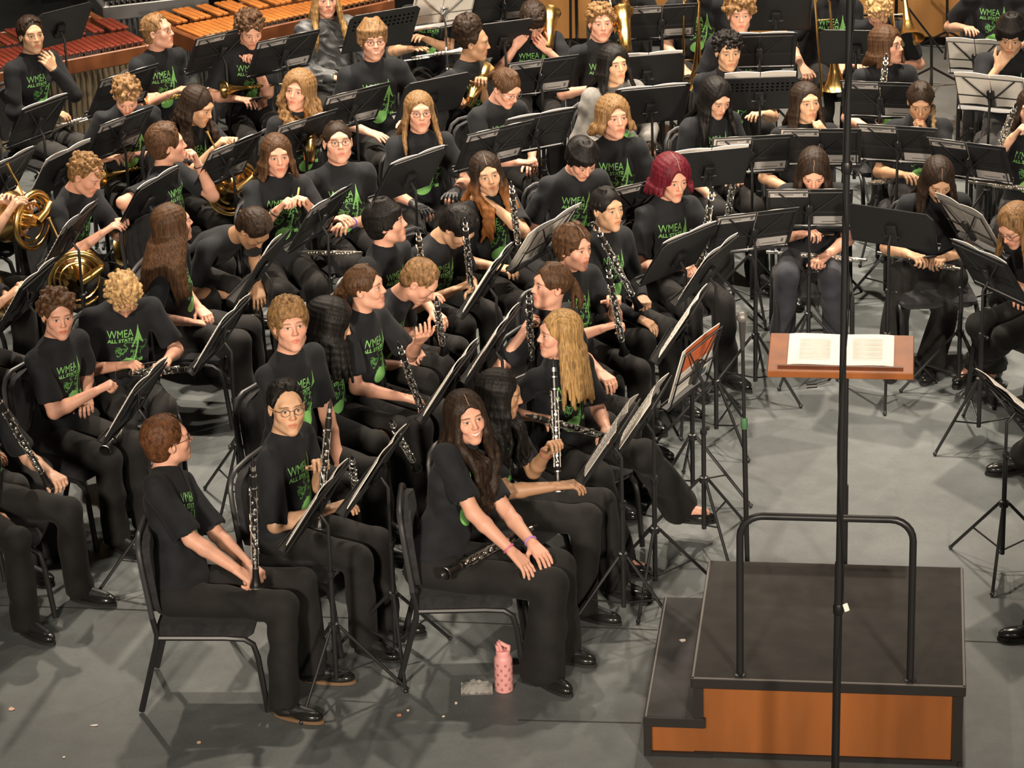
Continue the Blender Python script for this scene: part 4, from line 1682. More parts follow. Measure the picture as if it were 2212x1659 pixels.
        P(lambda m: (m.tube([(.165 * cos(2.4), -.17, .165 * sin(2.4)), (-.20, -.15, .20), (-.25, -.13, .25)], .006, 8), m.lathe((-.25, -.13, .25), V(-.7, .2, .7), [(0, .006), (.04, .008), (.055, .012)])), 'leadpipe', BRASS)
    elif kind in ('alto_saxophone', 'baritone_saxophone'):
        pts = [(0, 0, .56), (0, 0, .42), (0, 0, .2), (0, 0, .06), (0, .012, .015), (0, .045, -.012), (0, .085, -.008), (0, .112, .03), (0, .125, .10), (0, .135, .20)]
        P(lambda m: m.tube(pts, [.012, .017, .025, .031, .034, .036, .038, .041, .046, .052], 14), 'body', BRASS)
        P(lambda m: m.lathe((0, .133, .18), (0, .22, 1), [(-.02, .030), (.04, .046), (.08, .058), (.10, .072), (.104, .078), (.100, .080), (.08, .064), (.04, .053), (-.01, .049)], 18), 'bell', BRASS)
        P(lambda m: m.tube([(0, 0, .56), (0, -.005, .60), (0, -.03, .63), (0, -.08, .645), (0, -.13, .63)], [.012, .011, .010, .008, .007], 8), 'neck', BRASS)
        P(lambda m: m.lathe((0, -.12, .633), V(0, -1, -.25), [(0, .010), (.05, .0105), (.09, .005)]), 'mouthpiece', EBONY)

        def k2(m):
            for i in range(12):
                z = .08 + .42 * i / 11
                a = rg.choice((.5, -.5, 1.4, -1.4, 2.6))
                d = V(sin(a), cos(a), 0)
                r_ = .031 - .02 * (z / .56)
                m.lathe(V(0, 0, z) + d * r_, d, [(0, .004), (.008, .016 - .012 * z), (.012, .014 - .012 * z)], 10)
            for a in (1.0, -1.0):
                m.tube([V(sin(a), cos(a), 0) * .045 + V(0, 0, .05), V(sin(a), cos(a), 0) * .03 + V(0, 0, .5)], .003, 5)
            for z in (.10, .17):
                m.lathe((.05, .13, z), V(1, 0, 0), [(0, .006), (.012, .022), (.016, .02)], 12)
        P(k2, 'keywork', BRASS)
    elif kind == 'trombone':
        P(lambda m: m.lathe((0, 0, 0), Z, [(.2, .02), (.06, .054), (.02, .081), (.001, .103), (0, .105), (.003, .106), (.02, .085), (.06, .058), (.13, .036), (.24, .022), (.36, .014), (.55, .009)], 20), 'bell', BRASS)
        P(lambda m: (m.tube([(0, 0, .55), (0, 0, .62), (.02, 0, .66), (.05, 0, .675), (.08, 0, .66), (.10, 0, .62), (.10, 0, .05)], .0085, 8), m.tube([(0, 0, .2), (.10, 0, .2)], .004, 6), m.tube([(0, 0, .5), (.10, 0, .5)], .004, 6)), 'tuning_bow', BRASS)
        P(lambda m: (m.tube([(.10, 0, .10), (.10, .0, .86), (.105, .03, .90), (.11, .07, .90), (.11, .09, .86), (.11, .09, -.02)], .0075, 8), m.tube([(.10, 0, .10), (.11, .09, .10)], .004, 6), m.tube([(.10, 0, .3), (.11, .09, .3)], .004, 6)), 'slide', BRASS)
        P(lambda m: m.lathe((.11, .09, -.02), V(0, 0, -1), [(0, .008), (.04, .009), (.06, .013), (.07, .014)]), 'mouthpiece', SILVER)
    elif kind == 'phone':
        P(lambda m: m.box((0, 0, .07), (.036, .0042, .072), None, .003), 'case', PLASTIC)
        P(lambda m: m.box((0, .0045, .07), (.033, .0006, .068)), 'screen', mat('dark_glass', (.02, .03, .04), .1))
    return r


def place(kind, A, B, label, group, up=None, name=None, roll=0.0):
    if kind not in PROTO:
        PROTO[kind] = o = proto(kind)
    else:
        o = copy_tree(PROTO[kind])
    z = unit(B - A)
    y = unit((np.asarray(up) if up is not None else V(0, -1, .4)))
    x = unit(np.cross(y, z))
    y = np.cross(z, x)
    if roll:
        r_ = radians(roll)
        x, y = x * cos(r_) + y * sin(r_), y * cos(r_) - x * sin(r_)
    o.matrix_world = Matrix(((x[0], y[0], z[0], A[0]), (x[1], y[1], z[1], A[1]), (x[2], y[2], z[2], A[2]), (0, 0, 0, 1)))
    tag(o, label, {'phone': 'phone'}.get(kind, kind.replace('_', ' ')), group)
    return o


LENS = {'clarinet': .65, 'bass_clarinet': .65, 'flute': .67, 'oboe': .64, 'trumpet': .56, 'silver_trumpet': .56, 'alto_saxophone': .6, 'baritone_saxophone': .6, 'trombone': .9, 'phone': .145}


def solve_end(A, px, py, L, far=0):
    """far 1: the root that stands more upright, 0: the one that lies flatter"""
    d = ray(px, py)
    a = d @ d
    w = CAM - A
    b = 2 * (d @ w)
    c = w @ w - L * L
    D = b * b - 4 * a * c
    if D <= 0:
        t = -b / (2 * a)
    else:
        ts = [(-b + j * math.sqrt(D)) / (2 * a) for j in (1, -1)]
        t = min(ts) if far == 2 else max(ts) if far == 3 else min(ts, key=lambda t_: abs((CAM + d * t_)[2] - A[2] - (.6 * L / .65 if far else 0)))
    return CAM + d * t


def instrument(kind, k, a, b, label, fd=.34, far=0, up=None, group=None, roll=0.0, dz=0.0):
    ref = k.P + k.F * fd + V(0, 0, .2)
    A = at_d(a[0], a[1], depth_of(ref) + dz)
    B = solve_end(A, b[0], b[1], LENS[kind], far)
    return place(kind, A, B, label, group or kind.replace('_', ' ') + 's in the band', up, roll=roll)
# ---------------------------------------------------------------- who sits where
ST_, CU, BO, LO, PO_ = 'short', 'curly', 'bowl', 'long', 'pony'
PEOPLE = []


def A(id, desc, label, h, **kw):
    PEOPLE.append(dict(id=id, desc=desc, label='seated ' + label, h=h, **kw))


# back left: trumpets and horns
A(1, 'dark-haired boy with his hand on his chin', 'boy with short dark hair resting fingers on his chin beside the red marimba', (68, 76), hz=1.25, yaw=45, look=(28, 6, 0), hair=(ST_, 'dark', dict(vol=.006, fringe=.0)), skin='m', sleeve='l', lh=(103, 132, .17), lp=(.5, .3, -1), ln='b', rh=(132, 246), pants=2)
A(2, 'boy in glasses with folded arms', 'boy with short light brown hair and glasses, arms folded, before the marimba', (342, 68), yaw=38, look=(72, 4, 0), hair=(ST_, 'light', {}), glasses=1, skin='p', lh=(325, 205, .28), rh=(388, 192, .28))
A(3, 'curly-haired boy with a phone behind a stand', 'boy with curly brown hair, hand at his face, half hidden by a stand', (540, 64), yaw=18, look=(20, 30, 0), hair=(CU, 'brown', dict(vol=.004)), skin='p', rh=(533, 216), lh=(543, 122, .16), lc=(60, 70, 40))
A(4, 'curly blond boy looking down behind a stand', 'boy with curly sandy hair looking straight down behind a black stand', (273, 208), hz=1.15, yaw=15, look=(8, 42, 0), lean=12, hair=(CU, 'sandy', {}), skin='p', rh=(255, 338), lh=(284, 332))
A(5, 'girl with long dark wavy hair and a horn', 'girl with long dark wavy hair looking down over a brass horn', (428, 230), hz=1.16, yaw=45, look=(62, 26, 4), lean=8, hair=(LO, 'dark', dict(len=.24, wave=.014, a0=75, front=118)), skin='m', rh=(478, 304, .34), rc=(40, 45, 30), lh=(500, 300))
A(6, 'boy with a brown mullet and a watch', 'boy with a brown mullet seen from behind, hand raised to his face', (363, 312), yaw=72, look=(98, 8, 0), hair=(ST_, 'brown', dict(vol=.016, hl=-.01)), skin='p', lh=(416, 330, .16), lc=(60, 60, 40), lp=(.2, .5, -1), rh=(318, 478, .36), bands=[('l', .02, 'watch_strap', (.05, .04, .03))])
A(7, 'curly blond boy reaching over a horn', 'boy with curly sandy hair in profile, both hands reaching over a French horn', (187, 378), hz=1.17, yaw=58, look=(62, 34, 0), lean=14, hair=(CU, 'sandy', dict(r=.014)), skin='p', rh=(243, 488, .42), lh=(262, 474, .44))
A(8, 'player at the edge behind the slanted stand', 'player cut by the picture edge, dark grey trousers behind a slanted stand', (-42, 262), yaw=68, look=(70, 20, 0), hair=(ST_, 'dark', {}), pants=2)
A(9, 'player at the edge with a hand on brass tubing', 'player cut by the picture edge with one hand on brass tubing', (-62, 392), yaw=66, look=(70, 20, 0), hair=(ST_, 'brown', {}), rh=(32, 438, .42), lh=(20, 425, .4))
A(10, 'player at the edge holding a phone over a saxophone', 'player cut by the picture edge, both hands on a phone above gold keys', (-82, 545), yaw=64, look=(65, 30, 0), hair=(ST_, 'brown', {}), rh=(32, 628, .40), lh=(50, 612, .42), pants=2)
A(11, 'player at the edge with a dark plum knee', 'player cut by the picture edge, only one plum-grey knee showing', (-95, 745), yaw=64, look=(65, 10, 0), hair=(ST_, 'dark', {}), pants=2)
A(12, 'clarinettist cut by the picture edge', 'clarinettist cut by the picture edge, slanting clarinet across the green print, knees apart', (-48, 845), hz=1.2, yaw=58, look=(60, 5, 0), hair=(ST_, 'dark', {}), lh=(128, 1036, .40), lc=(45, 55, 35), rh=(8, 1118, .28), seat_px=(-8, 1338, 86), spread=.2)
# second row from the back, middle
A(13, 'blond girl in the grey puffer jacket', 'girl with long straight blond hair in a grey quilted jacket', (704, 0), hz=1.2, yaw=18, look=(12, 6, 0), hair=(LO, 'blond', dict(len=.30, front=110)), skin='p', top='puff', sleeve='l', rh=(742, 172), lh=(806, 148), print=0)
A(14, 'grinning boy in glasses with a bowl cut', 'grinning boy with a brown bowl cut and glasses, big green note on his shirt', (806, 88), hz=1.22, s=1.06, w=1.08, yaw=22, look=(12, 6, 0), hair=(BO, 'light', dict(vol=.012)), glasses=1, smile=2, skin='p', rh=(816, 292, .40), rc=(8, 12, 8), lh=(880, 262))
A(15, 'trumpeter whose head is above the picture', 'player with head above the picture, forearms crossed over a silver trumpet', (930, -34), yaw=8, look=(10, 10, 0), hair=(ST_, 'brown', {}), skin='m', rh=(902, 104, .34), lh=(908, 78, .34), rc=(5, 8, 5))
A(16, 'girl with dark curls piled up and a saxophone', 'girl with dark curls piled on her head playing a gold saxophone', (1024, 92), hz=1.18, yaw=52, look=(80, 16, 0), hair=('bun', 'dark', dict(base=(0, -.05, .105), rb=.088, nb=170)), skin='t', rh=(992, 215, .30), rc=(50, 50, 30), lh=(1040, 170, .3), lc=(50, 50, 30))
A(17, 'boy burying his face in his hands', 'boy with short brown hair burying his face in both hands', (1152, 46), hz=1.12, yaw=5, look=(5, 48, 0), lean=14, hair=(ST_, 'dark', dict(vol=.012, fringe=.02)), skin='p', rh=(1128, 80, .20), lh=(1168, 92, .20), rp=(.7, .2, -1), lp=(.7, .2, -1), rn='b', ln='b')
A(18, 'girl with long blond curls', 'smiling girl with long blond curls turning her head aside', (644, 196), yaw=30, look=(-16, 4, 8), hair=(LO, 'sandy', dict(len=.27, wave=.032, wf=44, vol=.016, front=118, n=15)), smile=1, skin='p')
A(19, 'long-haired blond boy in black gloves', 'person with long straight blond hair, glasses and black fingerless gloves', (906, 242), hz=1.21, yaw=12, look=(10, 6, 0), hair=(LO, 'sandy', dict(len=.19, front=100, a0=72)), glasses=1, skin='p', rh=(915, 452, .42), lh=(978, 418, .36), gloves=1)
A(20, 'girl in glasses with plaited hair', 'girl with plaited light brown hair and glasses looking down at a phone', (1094, 190), hz=1.16, yaw=32, look=(42, 34, 0), lean=10, hair=(PO_, 'brown', dict(len=.02, braids=[(.07, -.05, -.05, .26), (-.07, -.05, -.05, .26)])), glasses=2, skin='p', rh=(1148, 352, .42), rc=(35, 40, 25))
A(21, 'girl with shoulder-length brown hair', 'girl with shoulder-length brown hair holding up a small stick in both hands', (598, 336), hz=1.23, yaw=18, look=(14, 10, 0), hair=(LO, 'brown', dict(len=.10, front=95)), skin='p', rh=(616, 434, .30), lh=(652, 428, .30), rc=(55, 60, 40), lc=(45, 55, 40), bands=[('r', .03, 'bracelet_black', (.02, .02, .02))])
A(22, 'girl in glasses with hair tied back', 'girl in glasses with dark hair tied back, arms crossed low, purple wristband', (730, 308), hz=1.14, yaw=26, s=1.05, w=1.06, bw=1.1, arm=1.12, look=(12, -2, 0), hair=(PO_, 'dark', dict(len=.05)), glasses=1, skin='p', fw=1.08, rh=(735, 470, .34), lh=(742, 486, .3), bands=[('l', .03, 'purple_band', (.12, .08, .35))])
A(23, 'girl with long copper-tipped hair', 'smiling girl with long copper-tipped hair, hand against her neck', (1052, 376), hz=1.17, yaw=38, look=(12, 10, -10), hair=(LO, 'dark', dict(len=.32, wave=.016, front=125, part=1)), tip=(.20, .078, .022), smile=1, skin='m', lh=(1042, 424, .12), lp=(1, .4, -.7), lc=(30, 30, 20), rh=(1096, 580, .40))
# back row middle
A(24, 'curly sandy boy beside a saxophone', 'boy with a thick curly sandy fringe sitting beside an upright saxophone', (1298, 50), yaw=14, look=(8, 6, 0), hair=(CU, 'sandy', dict(vol=.008)), skin='p', rh=(1290, 188, .30))
A(25, 'person in a grey hoodie', 'person with shoulder-length black hair in a grey hoodie', (1327, 140), yaw=28, look=(24, 4, 0), hair=(LO, 'black', dict(len=.13, front=95, vol=.008)), skin='m', top='hood', sleeve='l')
A(26, 'fair person with chin-length wavy hair', 'person with chin-length wavy blond hair, lettering in full view on the shirt', (1326, 254), hz=1.22, yaw=12, look=(20, 5, 0), hair=(LO, 'sandy', dict(len=.05, wave=.012, vol=.010, front=80)), skin='p', s=1.03)
A(27, 'black-haired boy bent over his lap', 'boy with a straight black bowl cut looking down at his lap', (1257, 344), hz=1.15, yaw=22, look=(24, 40, 0), lean=14, hair=(BO, 'black', dict(vol=.008)), skin='p')
A(28, 'red-haired clarinettist', 'clarinettist with bright dark red hair and necklace', (1452, 386), hz=1.18, yaw=30, look=(24, 20, 0), hair=(LO, 'red', dict(len=.035, vol=.016, front=95, a0=58, wave=.006, part=1)), skin='p', s=1.03, lh=(1532, 496, .34), lc=(55, 60, 40), rh=(1488, 578, .40), rc=(50, 60, 40))
A(29, 'boy with a curly ginger mop', 'boy with a curly ginger mop in the back row', (1598, 32), yaw=2, look=(2, 8, 0), hair=(CU, 'sandy', dict(vol=.014, r=.019)), skin='p')
A(30, 'boy with dark curls behind a wide stand', 'boy with tight dark curls behind a wide perforated stand', (1573, 112), hz=1.17, yaw=2, look=(8, 12, 0), hair=(CU, 'black', dict(r=.014, n=230, vol=.006)), skin='m', rh=(1600, 300), lh=(1635, 245, .3))
A(31, 'girl with very long straight black hair', 'girl with very long straight black hair looking down, clarinet upright', (1548, 212), hz=1.15, yaw=22, look=(26, 28, 0), hair=(LO, 'black', dict(len=.30, front=120)), skin='f', rh=(1556, 442, .36), rc=(35, 40, 30), lh=(1592, 388, .36), lc=(55, 60, 40))
A(32, 'trombonist with an upright slide', 'trombonist with head above the picture holding an upright trombone slide', (1504, -46), yaw=4, look=(4, 10, 0), hair=(ST_, 'brown', {}), rh=(1492, 168, .36), rc=(50, 60, 40))
A(33, 'trombonist with the bell on his lap', 'trombonist with head above the picture, shining trombone bell on the lap', (1798, -42), yaw=4, look=(4, 10, 0), hair=(ST_, 'brown', {}), rh=(1742, 158, .34), lh=(1812, 150, .36), rc=(35, 45, 30))
A(34, 'player with pale curly hair', 'player with pale yellow curly hair bowed forward behind a brown-haired player', (1897, 26), hz=1.03, yaw=-12, look=(-5, 55, 0), lean=16, hair=(CU, 'gold', dict(r=.015)), skin='p')
A(35, 'long-haired player in glasses', 'player in glasses with brown shoulder-length hair looking sideways', (1918, 98), yaw=8, look=(52, 5, 0), hair=(LO, 'brown', dict(len=.09, front=85, vol=.006)), glasses=1, skin='p')
A(36, 'player by the amber wall', 'player with head above the picture, one bare arm before the amber wall', (2150, -62), yaw=-10, look=(-10, 10, 0), hair=(ST_, 'dark', {}), rh=(2092, 60, .2))
A(37, 'boy leaning his chin on his fist', 'boy with full black hair leaning his chin on his hand above a white page', (2184, 78), hz=1.20, yaw=-12, look=(-12, 22, 0), lean=14, hair=(BO, 'black', dict(vol=.018, part=0)), skin='m', s=1.05, rh=(2170, 122, .14), rp=(.5, .5, -1), rn='b', rc=(55, 60, 40), pants=2)
A(38, 'dark-haired girl raising a fist', 'girl with long dark hair raising a loose fist beside the mast', (1742, 222), hz=1.16, yaw=6, look=(16, 5, 0), hair=(LO, 'dark', dict(len=.24, front=105)), skin='m', lh=(1772, 268, .22), lc=(70, 80, 50), smile=0)
A(39, 'girl with blond-tipped plaits', 'girl with dark hair and pale plaits blowing into a mouthpiece', (1988, 220), hz=1.15, yaw=-2, look=(-6, 26, 0), hair=(PO_, 'dark', dict(len=.02, braids=[(.080, .01, -.03, .17), (-.080, .01, -.03, .17)])), tip=(.36, .24, .12), skin='t', lh=(1994, 266, .18), rh=(1962, 378, .36), lc=(50, 60, 40), pants=2)
# front of the right half
A(40, 'girl with a phone and bluish trousers', 'girl with long dark hair bowed over a phone, bluish trousers, flute on her lap', (1757, 368), hz=1.13, yaw=-2, look=(-4, 40, 0), lean=10, hair=(LO, 'dark', dict(len=.22, front=115, part=1)), skin='p', rh=(1752, 502, .28), rc=(40, 50, 30), lh=(1768, 564, .36), lc=(55, 65, 40), print=0, pants=3, knee=dict(r=(1702, 596, .53), l=(1795, 600, .53)), foot=dict(r=(1688, 730, .09), l=(1806, 735, .09)), hem=-.03)
A(41, 'girl in wide black trousers with a flute', 'girl with long dark hair bowed over her hands, wide black trousers', (2027, 388), hz=1.13, yaw=2, look=(4, 38, 0), lean=10, hair=(LO, 'dark', dict(len=.22, front=115, part=1)), skin='m', rh=(1986, 556, .34), lh=(2026, 562, .34), rc=(40, 50, 35), lc=(40, 50, 35), print=0, knee=dict(r=(1948, 592, .53), l=(2062, 600, .53)), foot=dict(r=(1925, 770, .09), l=(2012, 776, .09, -20)), wide=.025)
A(42, 'girl in glasses bent over at the edge', 'girl with light brown hair and glasses bent over, shiny black trousers', (2192, 488), hz=1.1, yaw=-55, look=(-48, 36, 0), lean=22, hair=(LO, 'light', dict(len=.20, front=115)), glasses=1, skin='p', rh=(2200, 640, .3), lh=(2190, 610, .34), print=0, foot=dict(r=(2150, 790, .09, -40), l=(2102, 785, .09, -40)), hem=-.04, bare=1)
A(44, 'clarinettist cut by the edge behind white pages', 'clarinettist mostly outside the picture with one hand on a silver-keyed clarinet', (2228, 236), yaw=-14, look=(-14, 10, 0), hair=(LO, 'dark', dict(len=.1)), rh=(2204, 276, .3), rc=(50, 60, 40), pants=2)
A(46, 'player whose polished shoe shows', 'player outside the picture, only one polished black shoe showing on the bare floor', (2420, 745), yaw=-82, look=(-80, 5, 0), hair=(ST_, 'dark', {}), knee=dict(r=(2300, 900, .52), l=(2330, 880, .52)), foot=dict(r=(2208, 985, .09, -80), l=(2290, 960, .09, -80)))
A(47, 'player whose pointed shoe shows', 'player outside the picture, only a pointed black shoe tip showing', (2470, 1090), yaw=-92, look=(-85, 5, 0), hair=(ST_, 'dark', {}), knee=dict(r=(2370, 1235, .52), l=(2390, 1200, .52)), foot=dict(r=(2246, 1345, .08, -85), l=(2340, 1300, .08, -85)))
# middle left
A(48, 'girl with very long brown hair seen from behind', 'girl seen from behind with very long straight brown hair', (376, 484), hz=1.15, yaw=78, look=(118, 4, 0), hair=(LO, 'brown', dict(len=.36, front=60, a0=60, drape=1, lr=.017, dir=(-.03, -.10, 0))), skin='p', rh=(436, 698, .36), lh=(444, 680, .38))
A(49, 'boy bent double over his knees', 'boy with short dark hair bent double over his knees', (548, 496), hz=.96, yaw=50, look=(55, 62, 0), lean=58, hair=(ST_, 'dark', dict(vol=.006)), skin='t', rh=(505, 640, .30), lh=(560, 640, .4), print=0)
A(50, 'boy with bleached curls using a phone', 'boy with bleached curly hair bowed over a phone, lettering across his chest', (268, 640), hz=1.12, yaw=22, look=(10, 62, 0), lean=16, w=1.06, hair=(CU, 'gold', dict(r=.013, vol=.006)), skin='p', rh=(285, 786, .32), lh=(352, 786, .34), lc=(45, 55, 35), rc=(35, 40, 30), pants=2)
A(51, 'curly brown-haired boy with crossed arms', 'boy with curly brown hair and crossed arms, lips closed, looking over', (125, 680), hz=1.21, yaw=56, look=(22, 14, 0), hair=(CU, 'brown', dict(vol=.008)), skin='p', rh=(236, 830, .20), rc=(60, 70, 50), lh=(186, 872, .20), lc=(40, 40, 30), ps=.9)
A(52, 'black-haired boy in profile', 'boy with a black bowl cut in profile looking across the rows', (836, 482), hz=1.22, yaw=58, look=(84, 2, 0), hair=(BO, 'black', dict(vol=.012)), skin='p', ps=.9, rh=(930, 640, .4))
A(53, 'black-haired boy bent over a clarinet', 'boy with short black hair bent far over an upright clarinet', (990, 492), hz=1.03, yaw=48, look=(56, 56, 0), lean=22, hair=(ST_, 'black', dict(vol=.010)), skin='m', rh=(1008, 614, .34), rc=(50, 60, 40), lh=(1028, 628, .36), lc=(50, 60, 40))
A(54, 'flushed girl with a curly ponytail', 'laughing girl with a curly dark ponytail, flushed cheeks and one palm raised', (790, 622), hz=1.19, yaw=60, look=(74, 4, 0), hair=(PO_, 'brown', dict(len=.17, wave=.012)), smile=1, skin='p', rh=(898, 864, .40), rc=(25, 30, 20), lh=(912, 726, .34), ln='u', lc=(20, 30, 20))
A(55, 'boy bent forward with clasped hands', 'boy with short light brown hair bent forward over clasped hands', (908, 608), hz=1.04, yaw=66, look=(72, 48, 0), lean=30, hair=(ST_, 'light', {}), skin='p', rh=(892, 788, .28), lh=(905, 770, .30), rc=(45, 55, 35), lc=(45, 55, 35), bands=[('l', .03, 'watch_dark', (.03, .02, .02))])
A(56, 'girl with a low brown ponytail in profile', 'girl with a low brown ponytail in profile, clarinet mouthpiece at her lips', (1190, 618), hz=1.18, yaw=56, look=(-68, 4, 0), hair=(PO_, 'brown', dict(len=.17)), skin='p', rh=(1148, 690, .22), rc=(60, 70, 40))
A(57, 'girl with long honey-blond hair', 'girl with long half-tied honey-blond hair in profile, black ballet flats', (1205, 722), hz=1.17, yaw=42, look=(-72, 8, 0), hair=(LO, 'blond', dict(len=.30, front=70, a0=74, drape=1)), skin='p', smile=1, lh=(1316, 940, .36), rh=(1180, 905, .3), wide=.04, knee=dict(l=(1392, 985, .60), r=(1290, 1030, .54)), foot=dict(l=(1462, 1085, .20, 75), r=(1330, 1195, .09, 60)), pd=-.005, bare=1)
A(58, 'short-haired clarinettist with an upright clarinet', 'clarinettist with short wavy brown hair holding an upright clarinet in both hands', (1240, 536), hz=1.17, yaw=46, look=(46, 12, 0), hair=(BO, 'brown', dict(vol=.010, part=1, fringe=.012)), skin='p', lh=(1326, 642, .36), rh=(1330, 700, .40), rc=(45, 55, 35), lc=(45, 55, 35), ps=.9)
A(59, 'girl with tied black hair and a long clarinet', 'girl with tied-back black hair, long clarinet leaning on her shoulder', (1312, 452), hz=1.18, yaw=44, look=(36, 8, 0), hair=(PO_, 'black', dict(len=.12)), skin='m', sleeve='l', lh=(1392, 654, .36), lc=(70, 80, 50), rh=(1404, 700, .40), print=1, ps=.95)
# front left block
A(60, 'fair boy with tousled ginger hair', 'boy with tousled ginger hair and a solemn upward stare', (627, 704), hz=1.26, s=1.05, yaw=54, look=(16, 0, -2), hair=(ST_, 'sandy', dict(vol=.020, fringe=.010, sweep=-.6)), skin='p', fw=1.04, rh=(748, 1098, .40), lh=(742, 1040, .34), w=1.05)
A(61, 'figure with a curtain of black hair', 'player in long sleeves whose face is hidden by smooth black hair', (716, 700), hz=1.07, yaw=58, look=(86, 22, 0), hair=(LO, 'black', dict(len=.24, front=150, a0=46, vol=.022, drape=1)), skin='m', sleeve='l', top='knit', rh=(826, 950, .36), lh=(836, 932, .38), ps=.9)
A(62, 'boy in round glasses with short black hair', 'boy in round glasses with short black hair and a half smile', (620, 880), hz=1.20, s=1.06, yaw=66, look=(18, 6, 0), hair=(ST_, 'black', dict(vol=.002)), glasses=1, skin='m', fw=1.03, lh=(692, 996, .34), lc=(55, 60, 40), rh=(742, 1090, .40), slv=.95)
A(63, 'auburn-haired boy seen from behind', 'boy seen from behind with short auburn hair and glasses, clarinet upright on his knee', (364, 952), hz=1.2, s=1.03, yaw=74, look=(112, 4, 0), hair=(ST_, 'auburn', dict(vol=.006)), seat_px=(443, 1541, 86), glasses=1, skin='p', rh=(540, 1250, .40), lh=(556, 1240, .42), rc=(45, 55, 35), lc=(45, 55, 35), knee=dict(r=(612, 1310, .50), l=(655, 1258, .51)), foot=dict(r=(612, 1512, .09, 66), l=(676, 1436, .09, 80)), welt=1, slv=.85)
A(64, 'smiling girl with very long dark brown hair', 'smiling girl with very long dark brown hair and hands on one knee', (1008, 902), s=1.02, yaw=60, seat_px=(998, 1480, 89), look=(22, 6, -7), lean=8, hair=(LO, 'dark', dict(len=.44, wave=.013, front=128, n=21, lr=.018, a0=50, part=1)), smile=2, skin='p', rh=(1130, 1216, .40), rc=(12, 14, 10), lh=(1168, 1196, .42), lc=(12, 14, 10), wide=.05, knee=dict(r=(1190, 1262, .50), l=(1205, 1225, .51)), foot=dict(r=(1172, 1440, .09, 40), l=(1206, 1388, .09, 60)), bands=[('r', .02, 'pink_beads', (.5, .12, .25)), ('l', .02, 'violet_beads', (.35, .18, .5))])
A(65, 'girl with black hair over her face', 'girl whose long black hair covers her face, clarinet upright in one hand', (1082, 852), hz=1.16, yaw=58, look=(84, 20, 0), lean=8, hair=(LO, 'black', dict(len=.36, front=135, a0=52, wave=.010)), skin='t', lh=(1196, 955, .34), lc=(55, 60, 40), lp=(.2, .1, -1), rh=(1236, 1046, .36), bands=[('l', .04, 'brown_cord', (.2, .06, .04))], knee=dict(r=(1268, 1120, .50), l=(1300, 1085, .51)), foot=dict(r=(1262, 1300, .09, 60), l=(1330, 1250, .09, 60)))
A(66, 'player at the top with brass beside a stand', 'player with head above the picture holding brass behind a banded folder', (1345, -58), yaw=6, look=(6, 10, 0), hair=(ST_, 'dark', {}), rh=(1346, 38, .24), lh=(1390, 20, .24))
BY = {}
for sp in PEOPLE:
    BY[sp['id']] = person(sp)
for k in BY.values():
    chair_for(*(k.chair or (k.P + k.F * .10, k.yaw)), 'black padded chair under the ' + k.desc)
